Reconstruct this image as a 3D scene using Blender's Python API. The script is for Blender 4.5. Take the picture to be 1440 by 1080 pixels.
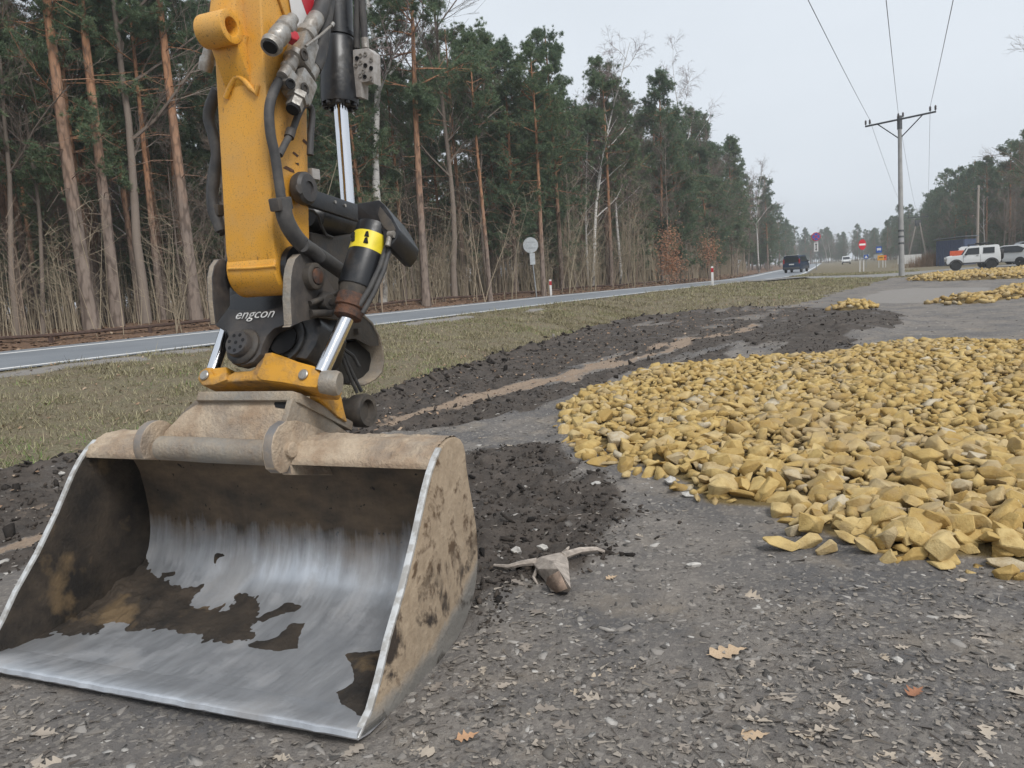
import bpy, bmesh, math, random
import numpy as np
from mathutils import Vector, Matrix, Quaternion
R_ = math.radians
for o in list(bpy.data.objects): bpy.data.objects.remove(o, do_unlink=True)
scene = bpy.context.scene
COL = scene.collection
# ------------------------------------------------------------------ camera
FPX, PITCH, ROLL, CAMH = 1081.0, R_(7.7), R_(3.65), 1.5
_f = Vector((0, math.cos(PITCH), -math.sin(PITCH)))
_u0 = Vector((0, math.sin(PITCH), math.cos(PITCH)))
_r = Vector((1, 0, 0))*math.cos(ROLL) - _u0*math.sin(ROLL)
_u = _u0*math.cos(ROLL) + Vector((1, 0, 0))*math.sin(ROLL)
CAM = Vector((0, 0, CAMH))
cam_data = bpy.data.cameras.new('camera')
cam = bpy.data.objects.new('camera', cam_data); COL.objects.link(cam)
cam_data.sensor_width = 36.0; cam_data.lens = FPX/1440*36.0
cam_data.clip_start = 0.05; cam_data.clip_end = 6000
m3 = Matrix((_r, _u, -_f)).transposed()
cam.matrix_world = Matrix.Translation(CAM) @ m3.to_4x4()
scene.camera = cam
# ------------------------------------------------------------------ world, sun, exposure
SUN_EL, SUN_AZ = R_(48), R_(150)      # azimuth clockwise from +Y
world = bpy.data.worlds.new('World'); scene.world = world; world.use_nodes = True
wn = world.node_tree.nodes; wl = world.node_tree.links; wn.clear()
sky = wn.new('ShaderNodeTexSky'); sky.sky_type = 'NISHITA'; sky.sun_disc = False
sky.sun_elevation = SUN_EL; sky.sun_rotation = SUN_AZ; sky.dust_density = 6.0; sky.air_density = 1.4; sky.altitude = 100
hs = wn.new('ShaderNodeHueSaturation'); hs.inputs['Saturation'].default_value = 0.25
wl.new(sky.outputs[0], hs.inputs['Color'])
tc = wn.new('ShaderNodeTexCoord'); nz = wn.new('ShaderNodeTexNoise')
nz.inputs['Scale'].default_value = 1.6; nz.inputs['Detail'].default_value = 5; nz.inputs['Roughness'].default_value = 0.55
mp = wn.new('ShaderNodeMapping'); mp.inputs['Scale'].default_value = (1, 1, 2.5)
wl.new(tc.outputs['Generated'], mp.inputs[0]); wl.new(mp.outputs[0], nz.inputs['Vector'])
cr = wn.new('ShaderNodeValToRGB'); wl.new(nz.outputs['Fac'], cr.inputs[0])
cr.color_ramp.elements[0].position = 0.3; cr.color_ramp.elements[0].color = (6.9, 7.5, 8.2, 1)
cr.color_ramp.elements[1].position = 0.7; cr.color_ramp.elements[1].color = (7.7, 8.3, 9.0, 1)
mxw = wn.new('ShaderNodeMix'); mxw.data_type = 'RGBA'; mxw.inputs['Factor'].default_value = 0.88
wl.new(hs.outputs[0], mxw.inputs[6]); wl.new(cr.outputs[0], mxw.inputs[7])
bg = wn.new('ShaderNodeBackground'); bg.inputs['Strength'].default_value = 0.0635
wl.new(mxw.outputs[2], bg.inputs['Color'])
wo = wn.new('ShaderNodeOutputWorld'); wl.new(bg.outputs[0], wo.inputs['Surface'])
sun_d = bpy.data.lights.new('sun', 'SUN'); sun_d.energy = 1.5; sun_d.angle = R_(20); sun_d.color = (1, 0.97, 0.93)
sun = bpy.data.objects.new('sun', sun_d); COL.objects.link(sun)
_sd = Vector((math.sin(SUN_AZ)*math.cos(SUN_EL), math.cos(SUN_AZ)*math.cos(SUN_EL), math.sin(SUN_EL)))
sun.rotation_euler = _sd.to_track_quat('Z', 'Y').to_euler(); sun.location = (5, -5, 20)
vs = scene.view_settings; vs.view_transform = 'Standard'; vs.look = 'None'; vs.exposure = 0.8; vs.gamma = 1.0
vs.use_curve_mapping = False
scene.render.engine = 'CYCLES'
scene.cycles.max_bounces = 6; scene.cycles.volume_bounces = 1; scene.cycles.transparent_max_bounces = 8
scene.render.resolution_x, scene.render.resolution_y = 1024, 768

# ------------------------------------------------------------------ pixel helpers (photograph is 1440 x 1080)
def ray(x, y): return _f + _r*((x-720)/FPX) - _u*((y-540)/FPX)
def gz(x, y, z=0.0):
    d = ray(x, y); return CAM + d*((z-CAMH)/d.z)
def dep(x, y, D): return CAM + ray(x, y)*D
def onplane(x, y, P, n):
    d = ray(x, y); return CAM + d*((Vector(P)-CAM).dot(n)/d.dot(n))

# ------------------------------------------------------------------ object helpers
def link(name, me, parent=None, mats=None):
    o = bpy.data.objects.new(name, me); COL.objects.link(o)
    if parent is not None: o.parent = parent
    if mats is not None:
        for m in (mats if isinstance(mats, (list, tuple)) else [mats]): me.materials.append(m)
    return o
def tag(o, label=None, cat=None, group=None, kind=None):
    if label: o['label'] = label
    if cat: o['category'] = cat
    if group: o['group'] = group
    if kind: o['kind'] = kind
    return o
def empty(name, loc=(0, 0, 0), rz=0.0, label=None, cat=None, group=None):
    o = bpy.data.objects.new(name, None); COL.objects.link(o)
    o.empty_display_size = 0.2; o.location = loc; o.rotation_euler = (0, 0, rz)
    return tag(o, label, cat, group)
def copy_tree(o, parent=None):
    c = o.copy(); COL.objects.link(c)
    if parent is not None: c.parent = parent
    for ch in list(o.children): copy_tree(ch, c)
    return c
def smooth(me, angle=None):
    me.polygons.foreach_set('use_smooth', [True]*len(me.polygons))
    if angle is not None:
        try: me.set_sharp_from_angle(angle=angle)
        except Exception: pass
    return me
class MB:
    """collects vertices and faces of one mesh"""
    def __init__(s): s.v = []; s.f = []; s.mi = []
    def add(s, vs, fs, mi=0):
        n = len(s.v); s.v.extend([tuple(p) for p in vs]); s.f.extend([tuple(i+n for i in f) for f in fs]); s.mi.extend([mi]*len(fs))
    def tube(s, pts, rad, sides=8, cap=True, mi=0):
        pts = [Vector(p) for p in pts]; n = len(pts)
        if not isinstance(rad, (list, tuple)): rad = [rad]*n
        vs = []; T0 = (pts[1]-pts[0]).normalized()
        a = T0.orthogonal().normalized()
        for i, p in enumerate(pts):
            if i == 0: t = T0
            elif i == n-1: t = (pts[-1]-pts[-2]).normalized()
            else: t = (pts[i+1]-pts[i-1]).normalized()
            a = (a - t*a.dot(t)); a = a.normalized() if a.length > 1e-6 else t.orthogonal().normalized()
            b = t.cross(a)
            for k in range(sides):
                c = 2*math.pi*k/sides; vs.append(p + (a*math.cos(c)+b*math.sin(c))*rad[i])
        fs = []
        for i in range(n-1):
            for k in range(sides):
                k2 = (k+1) % sides; fs.append((i*sides+k, i*sides+k2, (i+1)*sides+k2, (i+1)*sides+k))
        if cap:
            fs.append(tuple(range(sides-1, -1, -1))); fs.append(tuple((n-1)*sides+k for k in range(sides)))
        s.add(vs, fs, mi); return s
    def cyl(s, p0, p1, r, sides=24, r1=None, mi=0):
        return s.tube([p0, p1], [r, r if r1 is None else r1], sides, True, mi)
    def lathe(s, p0, axis, prof, sides=28, mi=0):
        """prof: list of (distance along axis, radius)"""
        p0 = Vector(p0); t = Vector(axis).normalized(); a = t.orthogonal().normalized(); b = t.cross(a)
        vs = []; n = len(prof)
        for d, r in prof:
            for k in range(sides):
                c = 2*math.pi*k/sides; vs.append(p0+t*d+(a*math.cos(c)+b*math.sin(c))*max(r, 1e-4))
        fs = []
        for i in range(n-1):
            for k in range(sides):
                k2 = (k+1) % sides; fs.append((i*sides+k, i*sides+k2, (i+1)*sides+k2, (i+1)*sides+k))
        fs.append(tuple(range(sides-1, -1, -1))); fs.append(tuple((n-1)*sides+k for k in range(sides)))
        s.add(vs, fs, mi); return s
    def prism(s, poly, vec, mi=0, taper=None, smi=None):
        """polygon (list of points, any plane) swept along vec"""
        P = [Vector(p) for p in poly]; v = Vector(vec); n = len(P)
        c = sum(P, Vector())/n
        Q = [p+v if taper is None else c+(p-c)*taper+v for p in P]
        s.add(P+Q, [tuple(range(n-1, -1, -1)), tuple(range(n, 2*n))]+[(i, (i+1) % n, n+(i+1) % n, n+i) for i in range(n)], mi)
        if smi is not None: s.mi[-n:] = [smi]*n
        return s
    def box(s, c, size, rot=None, mi=0):
        c = Vector(c); h = [x/2 for x in size]
        vs = [Vector((sx*h[0], sy*h[1], sz*h[2])) for sx in (-1, 1) for sy in (-1, 1) for sz in (-1, 1)]
        if rot is not None: vs = [rot @ v for v in vs]
        s.add([c+v for v in vs], [(0, 1, 3, 2), (4, 6, 7, 5), (0, 4, 5, 1), (2, 3, 7, 6), (0, 2, 6, 4), (1, 5, 7, 3)], mi); return s
    def mesh(s, name, bevel=0.0, sm=True, ang=R_(38), seg=2):
        me = bpy.data.meshes.new(name); me.from_pydata(s.v, [], s.f)
        if any(s.mi): me.polygons.foreach_set('material_index', s.mi)
        bm = bmesh.new(); bm.from_mesh(me)
        bmesh.ops.recalc_face_normals(bm, faces=bm.faces)
        if bevel > 0:
            es = [e for e in bm.edges if len(e.link_faces) == 2 and e.calc_face_angle(0) > R_(30)]
            bmesh.ops.bevel(bm, geom=es, offset=bevel, segments=seg, profile=0.6, affect='EDGES', clamp_overlap=True)
        bm.to_mesh(me); bm.free(); me.update()
        if sm: smooth(me, ang)
        return me
    def obj(s, name, mat, parent=None, bevel=0.0, sm=True, ang=R_(38), seg=2):
        return link(name, s.mesh(name, bevel, sm, ang, seg), parent, mat)
def np_mesh(name, V, Fc, sm=False):
    """V (n,3) float array, Fc (m,k) int array with constant k"""
    me = bpy.data.meshes.new(name); V = np.asarray(V, np.float32); Fc = np.asarray(Fc, np.int32)
    m, k = Fc.shape
    me.vertices.add(len(V)); me.vertices.foreach_set('co', V.ravel())
    me.loops.add(m*k); me.loops.foreach_set('vertex_index', Fc.ravel())
    me.polygons.add(m); me.polygons.foreach_set('loop_start', np.arange(0, m*k, k, dtype=np.int32))
    if sm: me.polygons.foreach_set('use_smooth', np.ones(m, bool))
    me.update(calc_edges=True); me.validate(); return me
def set_attr(me, name, arr, typ='FLOAT'):
    a = me.attributes.new(name, typ, 'POINT')
    a.data.foreach_set('value' if typ == 'FLOAT' else 'color', np.asarray(arr, np.float32).ravel())
# value noise
_rng0 = np.random.RandomState(7); _TAB = _rng0.rand(256, 256)
def vnoise(x, y):
    x = np.asarray(x, float); y = np.asarray(y, float)
    xi = np.floor(x).astype(int); yi = np.floor(y).astype(int); fx = x-xi; fy = y-yi
    fx = fx*fx*(3-2*fx); fy = fy*fy*(3-2*fy)
    g = lambda i, j: _TAB[i & 255, j & 255]
    return (g(xi, yi)*(1-fx)+g(xi+1, yi)*fx)*(1-fy)+(g(xi, yi+1)*(1-fx)+g(xi+1, yi+1)*fx)*fy
def fbm(x, y, oct=4, gain=0.5):
    t = 0; a = 1.0; s = 0
    for i in range(oct):
        t = t+a*vnoise(x*2**i+17.3*i, y*2**i+5.1*i); s += a; a *= gain
    return t/s
def sstep(a, b, x):
    t = np.clip((np.asarray(x, float)-a)/(b-a), 0, 1); return t*t*(3-2*t)
def inpoly(px, py, poly):
    px = np.asarray(px, float); py = np.asarray(py, float); ins = np.zeros(px.shape, bool); n = len(poly)
    for i in range(n):
        x1, y1 = poly[i][0], poly[i][1]; x2, y2 = poly[(i+1) % n][0], poly[(i+1) % n][1]
        if y1 == y2: continue
        c = ((y1 > py) != (y2 > py)) & (px < (x2-x1)*(py-y1)/(y2-y1)+x1); ins ^= c
    return ins
def polydist(px, py, poly):
    """signed distance to a polygon, positive inside"""
    px = np.asarray(px, float); py = np.asarray(py, float); d = np.full(px.shape, 1e9); n = len(poly)
    for i in range(n):
        x1, y1 = poly[i][0], poly[i][1]; x2, y2 = poly[(i+1) % n][0], poly[(i+1) % n][1]
        dx, dy = x2-x1, y2-y1; L2 = dx*dx+dy*dy+1e-12
        t = np.clip(((px-x1)*dx+(py-y1)*dy)/L2, 0, 1)
        d = np.minimum(d, np.hypot(px-x1-t*dx, py-y1-t*dy))
    return np.where(inpoly(px, py, poly), d, -d)
# ------------------------------------------------------------------ materials
class NT:
    def __init__(s, name):
        s.m = bpy.data.materials.new(name); s.m.use_nodes = True; s.t = s.m.node_tree; s.n = s.t.nodes; s.l = s.t.links
        s.b = s.n['Principled BSDF']; s.tc = None
    def put(s, sock, v):
        if v is None: return
        if hasattr(v, 'is_linked'): s.l.new(v, sock)
        elif isinstance(v, (tuple, list)): sock.default_value = tuple(v)+((1,) if len(v) == 3 and len(sock.default_value) == 4 else ())
        else: sock.default_value = v
    def coord(s, kind='Object', scale=None):
        if s.tc is None: s.tc = s.n.new('ShaderNodeTexCoord')
        o = s.tc.outputs[kind]
        if scale is not None:
            mp = s.n.new('ShaderNodeMapping'); mp.inputs['Scale'].default_value = scale; s.l.new(o, mp.inputs[0]); o = mp.outputs[0]
        return o
    def noise(s, scale=5, detail=4, rough=0.55, vec=None, dist=0.0):
        t = s.n.new('ShaderNodeTexNoise'); t.inputs['Scale'].default_value = scale; t.inputs['Detail'].default_value = detail
        t.inputs['Roughness'].default_value = rough; t.inputs['Distortion'].default_value = dist
        s.l.new(vec if vec is not None else s.coord(), t.inputs['Vector']); return t.outputs['Fac']
    def voro(s, scale=5, vec=None, feature='F1', out='Distance', rnd=1.0):
        t = s.n.new('ShaderNodeTexVoronoi'); t.feature = feature; t.inputs['Scale'].default_value = scale
        t.inputs['Randomness'].default_value = rnd
        s.l.new(vec if vec is not None else s.coord(), t.inputs['Vector']); return t.outputs[out]
    def ramp(s, fac, stops, interp='LINEAR'):
        r = s.n.new('ShaderNodeValToRGB'); s.l.new(fac, r.inputs[0]); e = r.color_ramp.elements; r.color_ramp.interpolation = interp
        while len(e) > 1: e.remove(e[-1])
        for i, (p, c) in enumerate(stops):
            el = e[0] if i == 0 else e.new(p)
            el.position = p; el.color = (c, c, c, 1) if not isinstance(c, (tuple, list)) else tuple(c)+(1,)
        return r.outputs[0]
    def mix(s, fac, a, b, mode='MIX'):
        m = s.n.new('ShaderNodeMix'); m.data_type = 'RGBA'; m.blend_type = mode
        s.put(m.inputs[0], fac); s.put(m.inputs[6], a); s.put(m.inputs[7], b); return m.outputs[2]
    def math(s, op, a, b=0.0, clamp=False):
        m = s.n.new('ShaderNodeMath'); m.operation = op; m.use_clamp = clamp; s.put(m.inputs[0], a); s.put(m.inputs[1], b); return m.outputs[0]
    def attr(s, name, out='Fac'):
        a = s.n.new('ShaderNodeAttribute'); a.attribute_name = name; return a.outputs[out]
    def sep(s, v, i):
        x = s.n.new('ShaderNodeSeparateXYZ'); s.l.new(v, x.inputs[0]); return x.outputs[i]
    def bump(s, h, strength=0.3, dist=0.02, prev=None):
        b = s.n.new('ShaderNodeBump'); b.inputs['Strength'].default_value = strength; b.inputs['Distance'].default_value = dist
        s.l.new(h, b.inputs['Height'])
        if prev is not None: s.l.new(prev, b.inputs['Normal'])
        return b.outputs[0]
    def rnd(s):
        return s.n.new('ShaderNodeObjectInfo').outputs['Random']
    def out(s, base=None, rough=None, metal=None, normal=None, spec=None, emit=None, estr=None):
        s.put(s.b.inputs['Base Color'], base); s.put(s.b.inputs['Roughness'], rough); s.put(s.b.inputs['Metallic'], metal)
        if normal is not None: s.l.new(normal, s.b.inputs['Normal'])
        if spec is not None: s.put(s.b.inputs['Specular IOR Level'], spec)
        return s.m
def plain(name, col, rough=0.6, metal=0.0, var=0.15, scale=8.0, bump=0.0, bscale=60, spec=None):
    t = NT(name); n = t.noise(scale, 4)
    c = t.mix(t.ramp(n, [(0.3, 0.0), (0.7, 1.0)]), tuple(x*(1-var) for x in col), tuple(min(1, x*(1+var)) for x in col))
    nm = t.bump(t.noise(bscale, 3), bump, 0.01) if bump else None
    return t.out(c, rough, metal, nm, spec)
def grime(name, base, dirt, amount=0.5, scale=6.0, rough=0.5, drough=0.95, metal=0.0, bump=0.25, dirt2=None, soft=0.08, fine=40, bd=0.006, spec=None, d2=0.55):
    """painted or bare metal with patches of dried dirt; amount 0..1"""
    t = NT(name)
    n = t.math('ADD', t.math('MULTIPLY', t.noise(scale, 7, 0.62), 0.75), t.math('MULTIPLY', t.noise(fine, 4, 0.6), 0.25))
    th = 0.72-0.44*amount
    mk = t.ramp(n, [(max(0, th-soft), 0.0), (min(1, th+soft), 1.0)])
    dcol = dirt
    if dirt2 is not None: dcol = t.mix(t.ramp(t.noise(scale*1.7, 5), [(d2-0.12, 0.0), (d2+0.12, 1.0)]), dirt, dirt2)
    dcol = t.mix(t.ramp(t.noise(fine*2.2, 4), [(0.3, 0.0), (0.75, 0.45)]), dcol, tuple(x*0.55 for x in dirt))
    b2 = t.mix(t.ramp(t.noise(scale*0.6, 4), [(0.3, 0.0), (0.7, 0.35)]), base, tuple(x*0.65 for x in base))
    c = t.mix(mk, b2, dcol)
    rr = t.ramp(mk, [(0, rough), (1, drough)]); me = t.ramp(mk, [(0, metal), (1, 0.0)])
    h = t.math('ADD', t.math('MULTIPLY', mk, 0.6), t.math('MULTIPLY', t.noise(fine*2, 5, 0.6), mk))
    return t.out(c, rr, me, t.bump(h, bump, bd), spec)

M = {}
SAND = (0.33, 0.25, 0.165); SOIL = (0.045, 0.037, 0.03)
def leafy(t, c, f):
    tr = t.n.new('ShaderNodeBsdfTranslucent'); t.put(tr.inputs['Color'], c); mx = t.n.new('ShaderNodeMixShader'); mx.inputs[0].default_value = f
    t.l.new(t.b.outputs[0], mx.inputs[1]); t.l.new(tr.outputs[0], mx.inputs[2]); t.l.new(mx.outputs[0], t.n['Material Output'].inputs['Surface'])
def build_materials():
    # arm paint
    t = NT('arm_paint')
    base = t.mix(t.ramp(t.noise(2.5, 5), [(0.3, 0), (0.7, 1)]), (0.64, 0.30, 0.03), (0.72, 0.36, 0.045))
    sc = t.ramp(t.noise(55, 5, 0.7, t.coord('Object', (1, 1, 0.35))), [(0.61, 0), (0.67, 1)])
    c = t.mix(t.math('MULTIPLY', sc, 0.7), base, (0.11, 0.055, 0.02))
    dust = t.ramp(t.noise(3.2, 7, 0.65), [(0.44, 0), (0.66, 0.5)])
    c = t.mix(dust, c, (0.45, 0.32, 0.17))
    c = t.mix(t.math('MULTIPLY', t.ramp(t.noise(160, 2), [(0.60, 0), (0.66, 1)]), 0.5), c, (0.10, 0.06, 0.03))
    M['paint'] = t.out(c, t.ramp(dust, [(0, 0.36), (0.4, 0.7)]), 0, t.bump(t.noise(30, 3), 0.05, 0.004))
    M['frame_yellow'] = grime('frame_yellow', (0.62, 0.30, 0.025), (0.36, 0.23, 0.11), 0.42, 7, 0.45, 0.95, 0, 0.4, (0.12, 0.07, 0.04), 0.1, fine=30, bd=0.01)
    M['black'] = grime('black_paint', (0.011, 0.012, 0.0145), (0.085, 0.075, 0.064), 0.1, 5, 0.36, 0.9, 0, 0.2, soft=0.2)
    M['black_dirty'] = grime('black_dirty', (0.02, 0.02, 0.021), (0.12, 0.096, 0.072), 0.34, 8, 0.5, 0.95, 0, 0.35, soft=0.2)
    M['grey_plate'] = grime('grey_plate', (0.036, 0.035, 0.037), (0.14, 0.115, 0.094), 0.3, 6, 0.42, 0.92, 0.1, 0.2, (0.08, 0.07, 0.06), 0.2)
    M['rubber'] = grime('rubber', (0.03, 0.031, 0.034), (0.13, 0.12, 0.11), 0.3, 14, 0.55, 0.9, 0, 0.15, soft=0.25)
    t = NT('chrome'); M['chrome'] = t.out((0.72, 0.73, 0.76), t.ramp(t.noise(30, 3), [(0.3, 0.06), (0.8, 0.2)]), 1.0)
    M['zinc'] = grime('zinc_fitting', (0.42, 0.40, 0.37), (0.14, 0.115, 0.09), 0.36, 22, 0.36, 0.8, 0.85, 0.2, soft=0.15, fine=90)
    M['cast'] = grime('cast_block', (0.46, 0.44, 0.42), (0.26, 0.23, 0.2), 0.3, 20, 0.6, 0.9, 0.3, 0.2, soft=0.2)
    M['ear_edge'] = grime('ear_edge', (0.19, 0.19, 0.195), (0.34, 0.26, 0.18), 0.45, 6, 0.5, 0.95, 0.4, 0.3, soft=.2)
    M['rust'] = grime('rusty', (0.13, 0.055, 0.028), (0.055, 0.04, 0.035), 0.5, 18, 0.7, 0.9, 0.2, 0.4)
    M['sandy'] = grime('sandy_steel', (0.20, 0.18, 0.16), (0.47, 0.375, 0.275), 0.80, 4, 0.5, 0.97, 0.4, 0.65, (0.29, 0.20, 0.13), 0.16, fine=30, bd=0.015, d2=.55)
    M['sandy2'] = grime('sandy_grey_steel', (0.25, 0.24, 0.22), (0.40, 0.315, 0.22), 0.5, 4.5, 0.45, 0.97, 0.4, 0.6, (0.2, 0.13, 0.075), 0.2, fine=40, bd=0.01)
    # bucket side plate: sand over bare steel, muddy and rusty smears
    t = NT('bucket_side')
    n1 = t.noise(3.6, 7, 0.62, dist=0.4); n2 = t.noise(16, 6, 0.65); z = t.sep(t.coord(), 2); y = t.sep(t.coord(), 1)
    sand = t.mix(t.ramp(n2, [(0.3, 0), (0.7, 1)]), (0.26, 0.195, 0.13), (0.41, 0.32, 0.225))
    mud = t.ramp(t.math('ADD', t.math('MULTIPLY', n1, 0.6), t.math('MULTIPLY', n2, 0.4)), [(0.545, 0), (0.61, 1)])
    c = t.mix(mud, sand, (0.10, 0.062, 0.034))
    # bare worn steel along the lower edge, scraped by the ground
    edge = t.ramp(t.math('ADD', t.math('SUBTRACT', z, t.math('MULTIPLY', t.math('MAXIMUM', t.math('SUBTRACT', y, 0.55), 0.0), 0.42)), t.math('MULTIPLY', n1, 0.22)), [(0.15, 1), (0.21, 0)])
    c = t.mix(edge, c, (0.34, 0.325, 0.30))
    dk = t.math('MULTIPLY', t.ramp(n1, [(0.56, 0), (0.62, 1)]), t.ramp(z, [(0.26, 1), (0.42, 0)]))
    c = t.mix(dk, c, (0.035, 0.025, 0.018))
    h = t.math('ADD', t.math('MULTIPLY', n2, 1.0), t.math('MULTIPLY', n1, 1.5))
    M['side'] = t.out(c, t.ramp(edge, [(0, 0.95), (1, 0.45)]), t.ramp(edge, [(0, 0.0), (1, 0.6)]), t.bump(h, 0.6, 0.015))
    # bucket inside: polished steel, brown film higher up
    t = NT('bucket_steel')
    st = t.noise(9, 6, 0.6, t.coord('Object', (1, 0.25, 0.25))); f = t.noise(70, 3, 0.5, t.coord('Object', (1, 0.12, 0.12)))
    steel = t.mix(t.ramp(st, [(0.3, 0), (0.7, 1)]), (0.46, 0.48, 0.51), (0.72, 0.74, 0.77))
    z = t.sep(t.coord(), 2)
    lev = t.math('ADD', z, t.math('ADD', t.math('MULTIPLY', t.noise(9, 7, 0.65, t.coord('Object', (2.2, .25, .25))), 0.22), t.math('MULTIPLY', t.noise(2.2, 5, 0.6), 0.26)))
    film = t.ramp(lev, [(0.36, 0), (0.50, .55), (.62, 1)])
    brown = t.mix(t.ramp(t.noise(7, 6, 0.65, t.coord('Object', (0.5, 1, 1))), [(0.35, 0), (0.68, 1)]), (0.055, 0.043, 0.033), (0.15, 0.105, 0.066))
    brown = t.mix(t.ramp(t.noise(26, 4), [(0.66, 0), (0.7, 1)]), brown, (0.012, 0.011, 0.01))
    c = t.mix(film, steel, brown)
    dust = t.ramp(t.noise(3.0, 6, 0.6), [(0.50, 0), (0.66, 0.55)])
    c = t.mix(t.math('MULTIPLY', dust, t.ramp(film, [(0, 1), (1, 0)])), c, (0.20, 0.18, 0.16))
    rr = t.math('ADD', t.math('ADD', t.ramp(f, [(0.2, 0.30), (0.8, 0.48)]), t.math('MULTIPLY', film, 0.5)), t.math('MULTIPLY', dust, 0.35), clamp=True)
    M['steel'] = t.out(c, rr, t.math('SUBTRACT', t.ramp(film, [(0, 0.78), (1, 0.03)]), t.math('MULTIPLY', dust, 0.5), clamp=True), t.bump(f, 0.06, 0.003))
    t = NT('worn_edge'); M['edge'] = t.out(t.mix(t.ramp(t.noise(25, 5), [(0.45, 0), (0.6, 1)]), (0.62, 0.62, 0.61), (0.42, 0.40, 0.37)), 0.42, 0.5)
    # soil lump material
    t = NT('wet_soil')
    n = t.noise(9, 8, 0.7); n2 = t.noise(55, 6, 0.7)
    c = t.mix(t.ramp(n, [(0.35, 0), (0.68, 1)]), (0.022, 0.018, 0.015), (0.075, 0.058, 0.043))
    c = t.mix(t.ramp(n2, [(0.55, 0), (0.75, 0.6)]), c, (0.12, 0.095, 0.07))
    M['soil'] = t.out(c, 0.92, 0, t.bump(t.math('ADD', n, n2), 0.8, 0.02), 0.25)
    t = NT('bucket_mud')
    n = t.noise(5, 7, 0.65); n2 = t.noise(55, 6, 0.7)
    c = t.mix(t.ramp(n, [(0.38, 0), (0.66, 1)]), (0.020, 0.0175, 0.0155), (0.062, 0.048, 0.036))
    c = t.mix(t.ramp(t.noise(3.2, 5), [(0.57, 0), (0.66, 0.8)]), c, (0.16, 0.11, 0.06))
    M['mud'] = t.out(c, 0.9, 0, t.bump(t.math('ADD', n, n2), 0.7, 0.015), 0.3)
    # warning sticker
    M['white_paint'] = plain('white_paint', (0.62, 0.61, 0.60), 0.5, 0, 0.08)
    M['red_paint'] = plain('red_paint', (0.42, 0.02, 0.03), 0.4, 0, 0.1)
    M['label_yellow'] = plain('label_yellow', (0.75, 0.6, 0.03), 0.45, 0, 0.12, 20)
    M['hole'] = plain('dark_hole', (0.008, 0.008, 0.009), 0.9)
    M['letter'] = plain('letter_white', (0.72, 0.71, 0.69), 0.5, 0, 0.05)
    # ---------------- ground: masks r = dark soil, g = orange sand, b = grass, a = litter; m2.r = stone bed, m2.g = pavement remains
    t = NT('ground_soil')
    P = t.n.new('ShaderNodeNewGeometry').outputs['Position']
    col = t.n.new('ShaderNodeAttribute'); col.attribute_name = 'mask'; sp = t.n.new('ShaderNodeSeparateColor'); t.l.new(col.outputs['Color'], sp.inputs[0])
    col2 = t.n.new('ShaderNodeAttribute'); col2.attribute_name = 'mask2'; sp2 = t.n.new('ShaderNodeSeparateColor'); t.l.new(col2.outputs['Color'], sp2.inputs[0])
    nb = t.noise(0.9, 6, 0.6, P); nm = t.noise(5, 8, 0.68, P); nf = t.noise(38, 6, 0.7, P); nff = t.noise(150, 3, 0.6, P)
    def soft(m, w=0.55, a=0.42, b=0.62):
        v = t.math('ADD', t.math('SUBTRACT', m, w*0.5), t.math('MULTIPLY', t.math('ADD', t.math('MULTIPLY', nm, 0.6), t.math('MULTIPLY', nf, 0.4)), w))
        return t.ramp(v, [(a, 0), (b, 1)])
    # grey compacted earth with flattened leaf and stone specks
    base = t.mix(t.ramp(nm, [(0.32, 0), (0.68, 1)]), (0.135, 0.122, 0.112), (0.235, 0.21, 0.185))
    base = t.mix(t.ramp(nb, [(0.44, 0), (0.60, 0.8)]), base, (0.10, 0.097, 0.098))
    base = t.mix(t.ramp(t.noise(1.7, 6, 0.65, P), [(0.52, 0), (0.66, 0.55)]), base, (0.27, 0.225, 0.175))
    vo = t.voro(16, P, 'F1', 'Color'); vd = t.voro(16, P, 'F1', 'Distance')
    spk = t.math('MULTIPLY', t.ramp(t.sep(vo, 0), [(0.70, 0), (0.74, 1)]), t.ramp(t.math('ADD', vd, t.math('MULTIPLY', nf, 0.35)), [(0.40, 1), (0.48, 0)]))
    base = t.mix(t.math('MULTIPLY', spk, 0.62), base, t.mix(t.sep(vo, 1), (0.26, 0.24, 0.215), (0.40, 0.365, 0.325)))
    vo2 = t.voro(60, P, 'F1', 'Color')
    base = t.mix(t.math('MULTIPLY', t.ramp(t.sep(vo2, 1), [(0.72, 0), (0.9, 1)]), 0.55), base, (0.27, 0.245, 0.215))
    base = t.mix(t.math('MULTIPLY', t.ramp(nf, [(0.56, 0), (0.70, 1)]), 0.5), base, (0.06, 0.054, 0.05))
    dk = soft(sp.outputs[0])
    dsoil = t.mix(t.ramp(nm, [(0.35, 0), (0.7, 1)]), (0.040, 0.033, 0.028), (0.105, 0.086, 0.072))
    dsoil = t.mix(t.math('MULTIPLY', t.ramp(nf, [(0.55, 0), (0.72, 1)]), 0.7), dsoil, (0.13, 0.112, 0.094))
    c = t.mix(dk, base, dsoil)
    og = soft(sp.outputs[1], 0.6)
    osand = t.mix(t.ramp(nf, [(0.3, 0), (0.7, 1)]), (0.20, 0.145, 0.105), (0.34, 0.26, 0.19))
    c = t.mix(og, c, osand)
    gr = soft(sp.outputs[2], 0.35)
    gcol = t.mix(t.ramp(nf, [(0.3, 0), (0.7, 1)]), (0.06, 0.052, 0.03), (0.25, 0.22, 0.14))
    gcol = t.mix(t.ramp(nm, [(0.42, 0), (0.64, 0.7)]), gcol, (0.17, 0.125, 0.085))
    c = t.mix(gr, c, gcol)
    li = soft(col.outputs['Alpha'], 0.3)
    lcol = t.mix(t.ramp(t.noise(12, 6, 0.7, P), [(0.3, 0), (0.7, 1)]), (0.075, 0.045, 0.03), (0.22, 0.135, 0.085))
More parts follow.
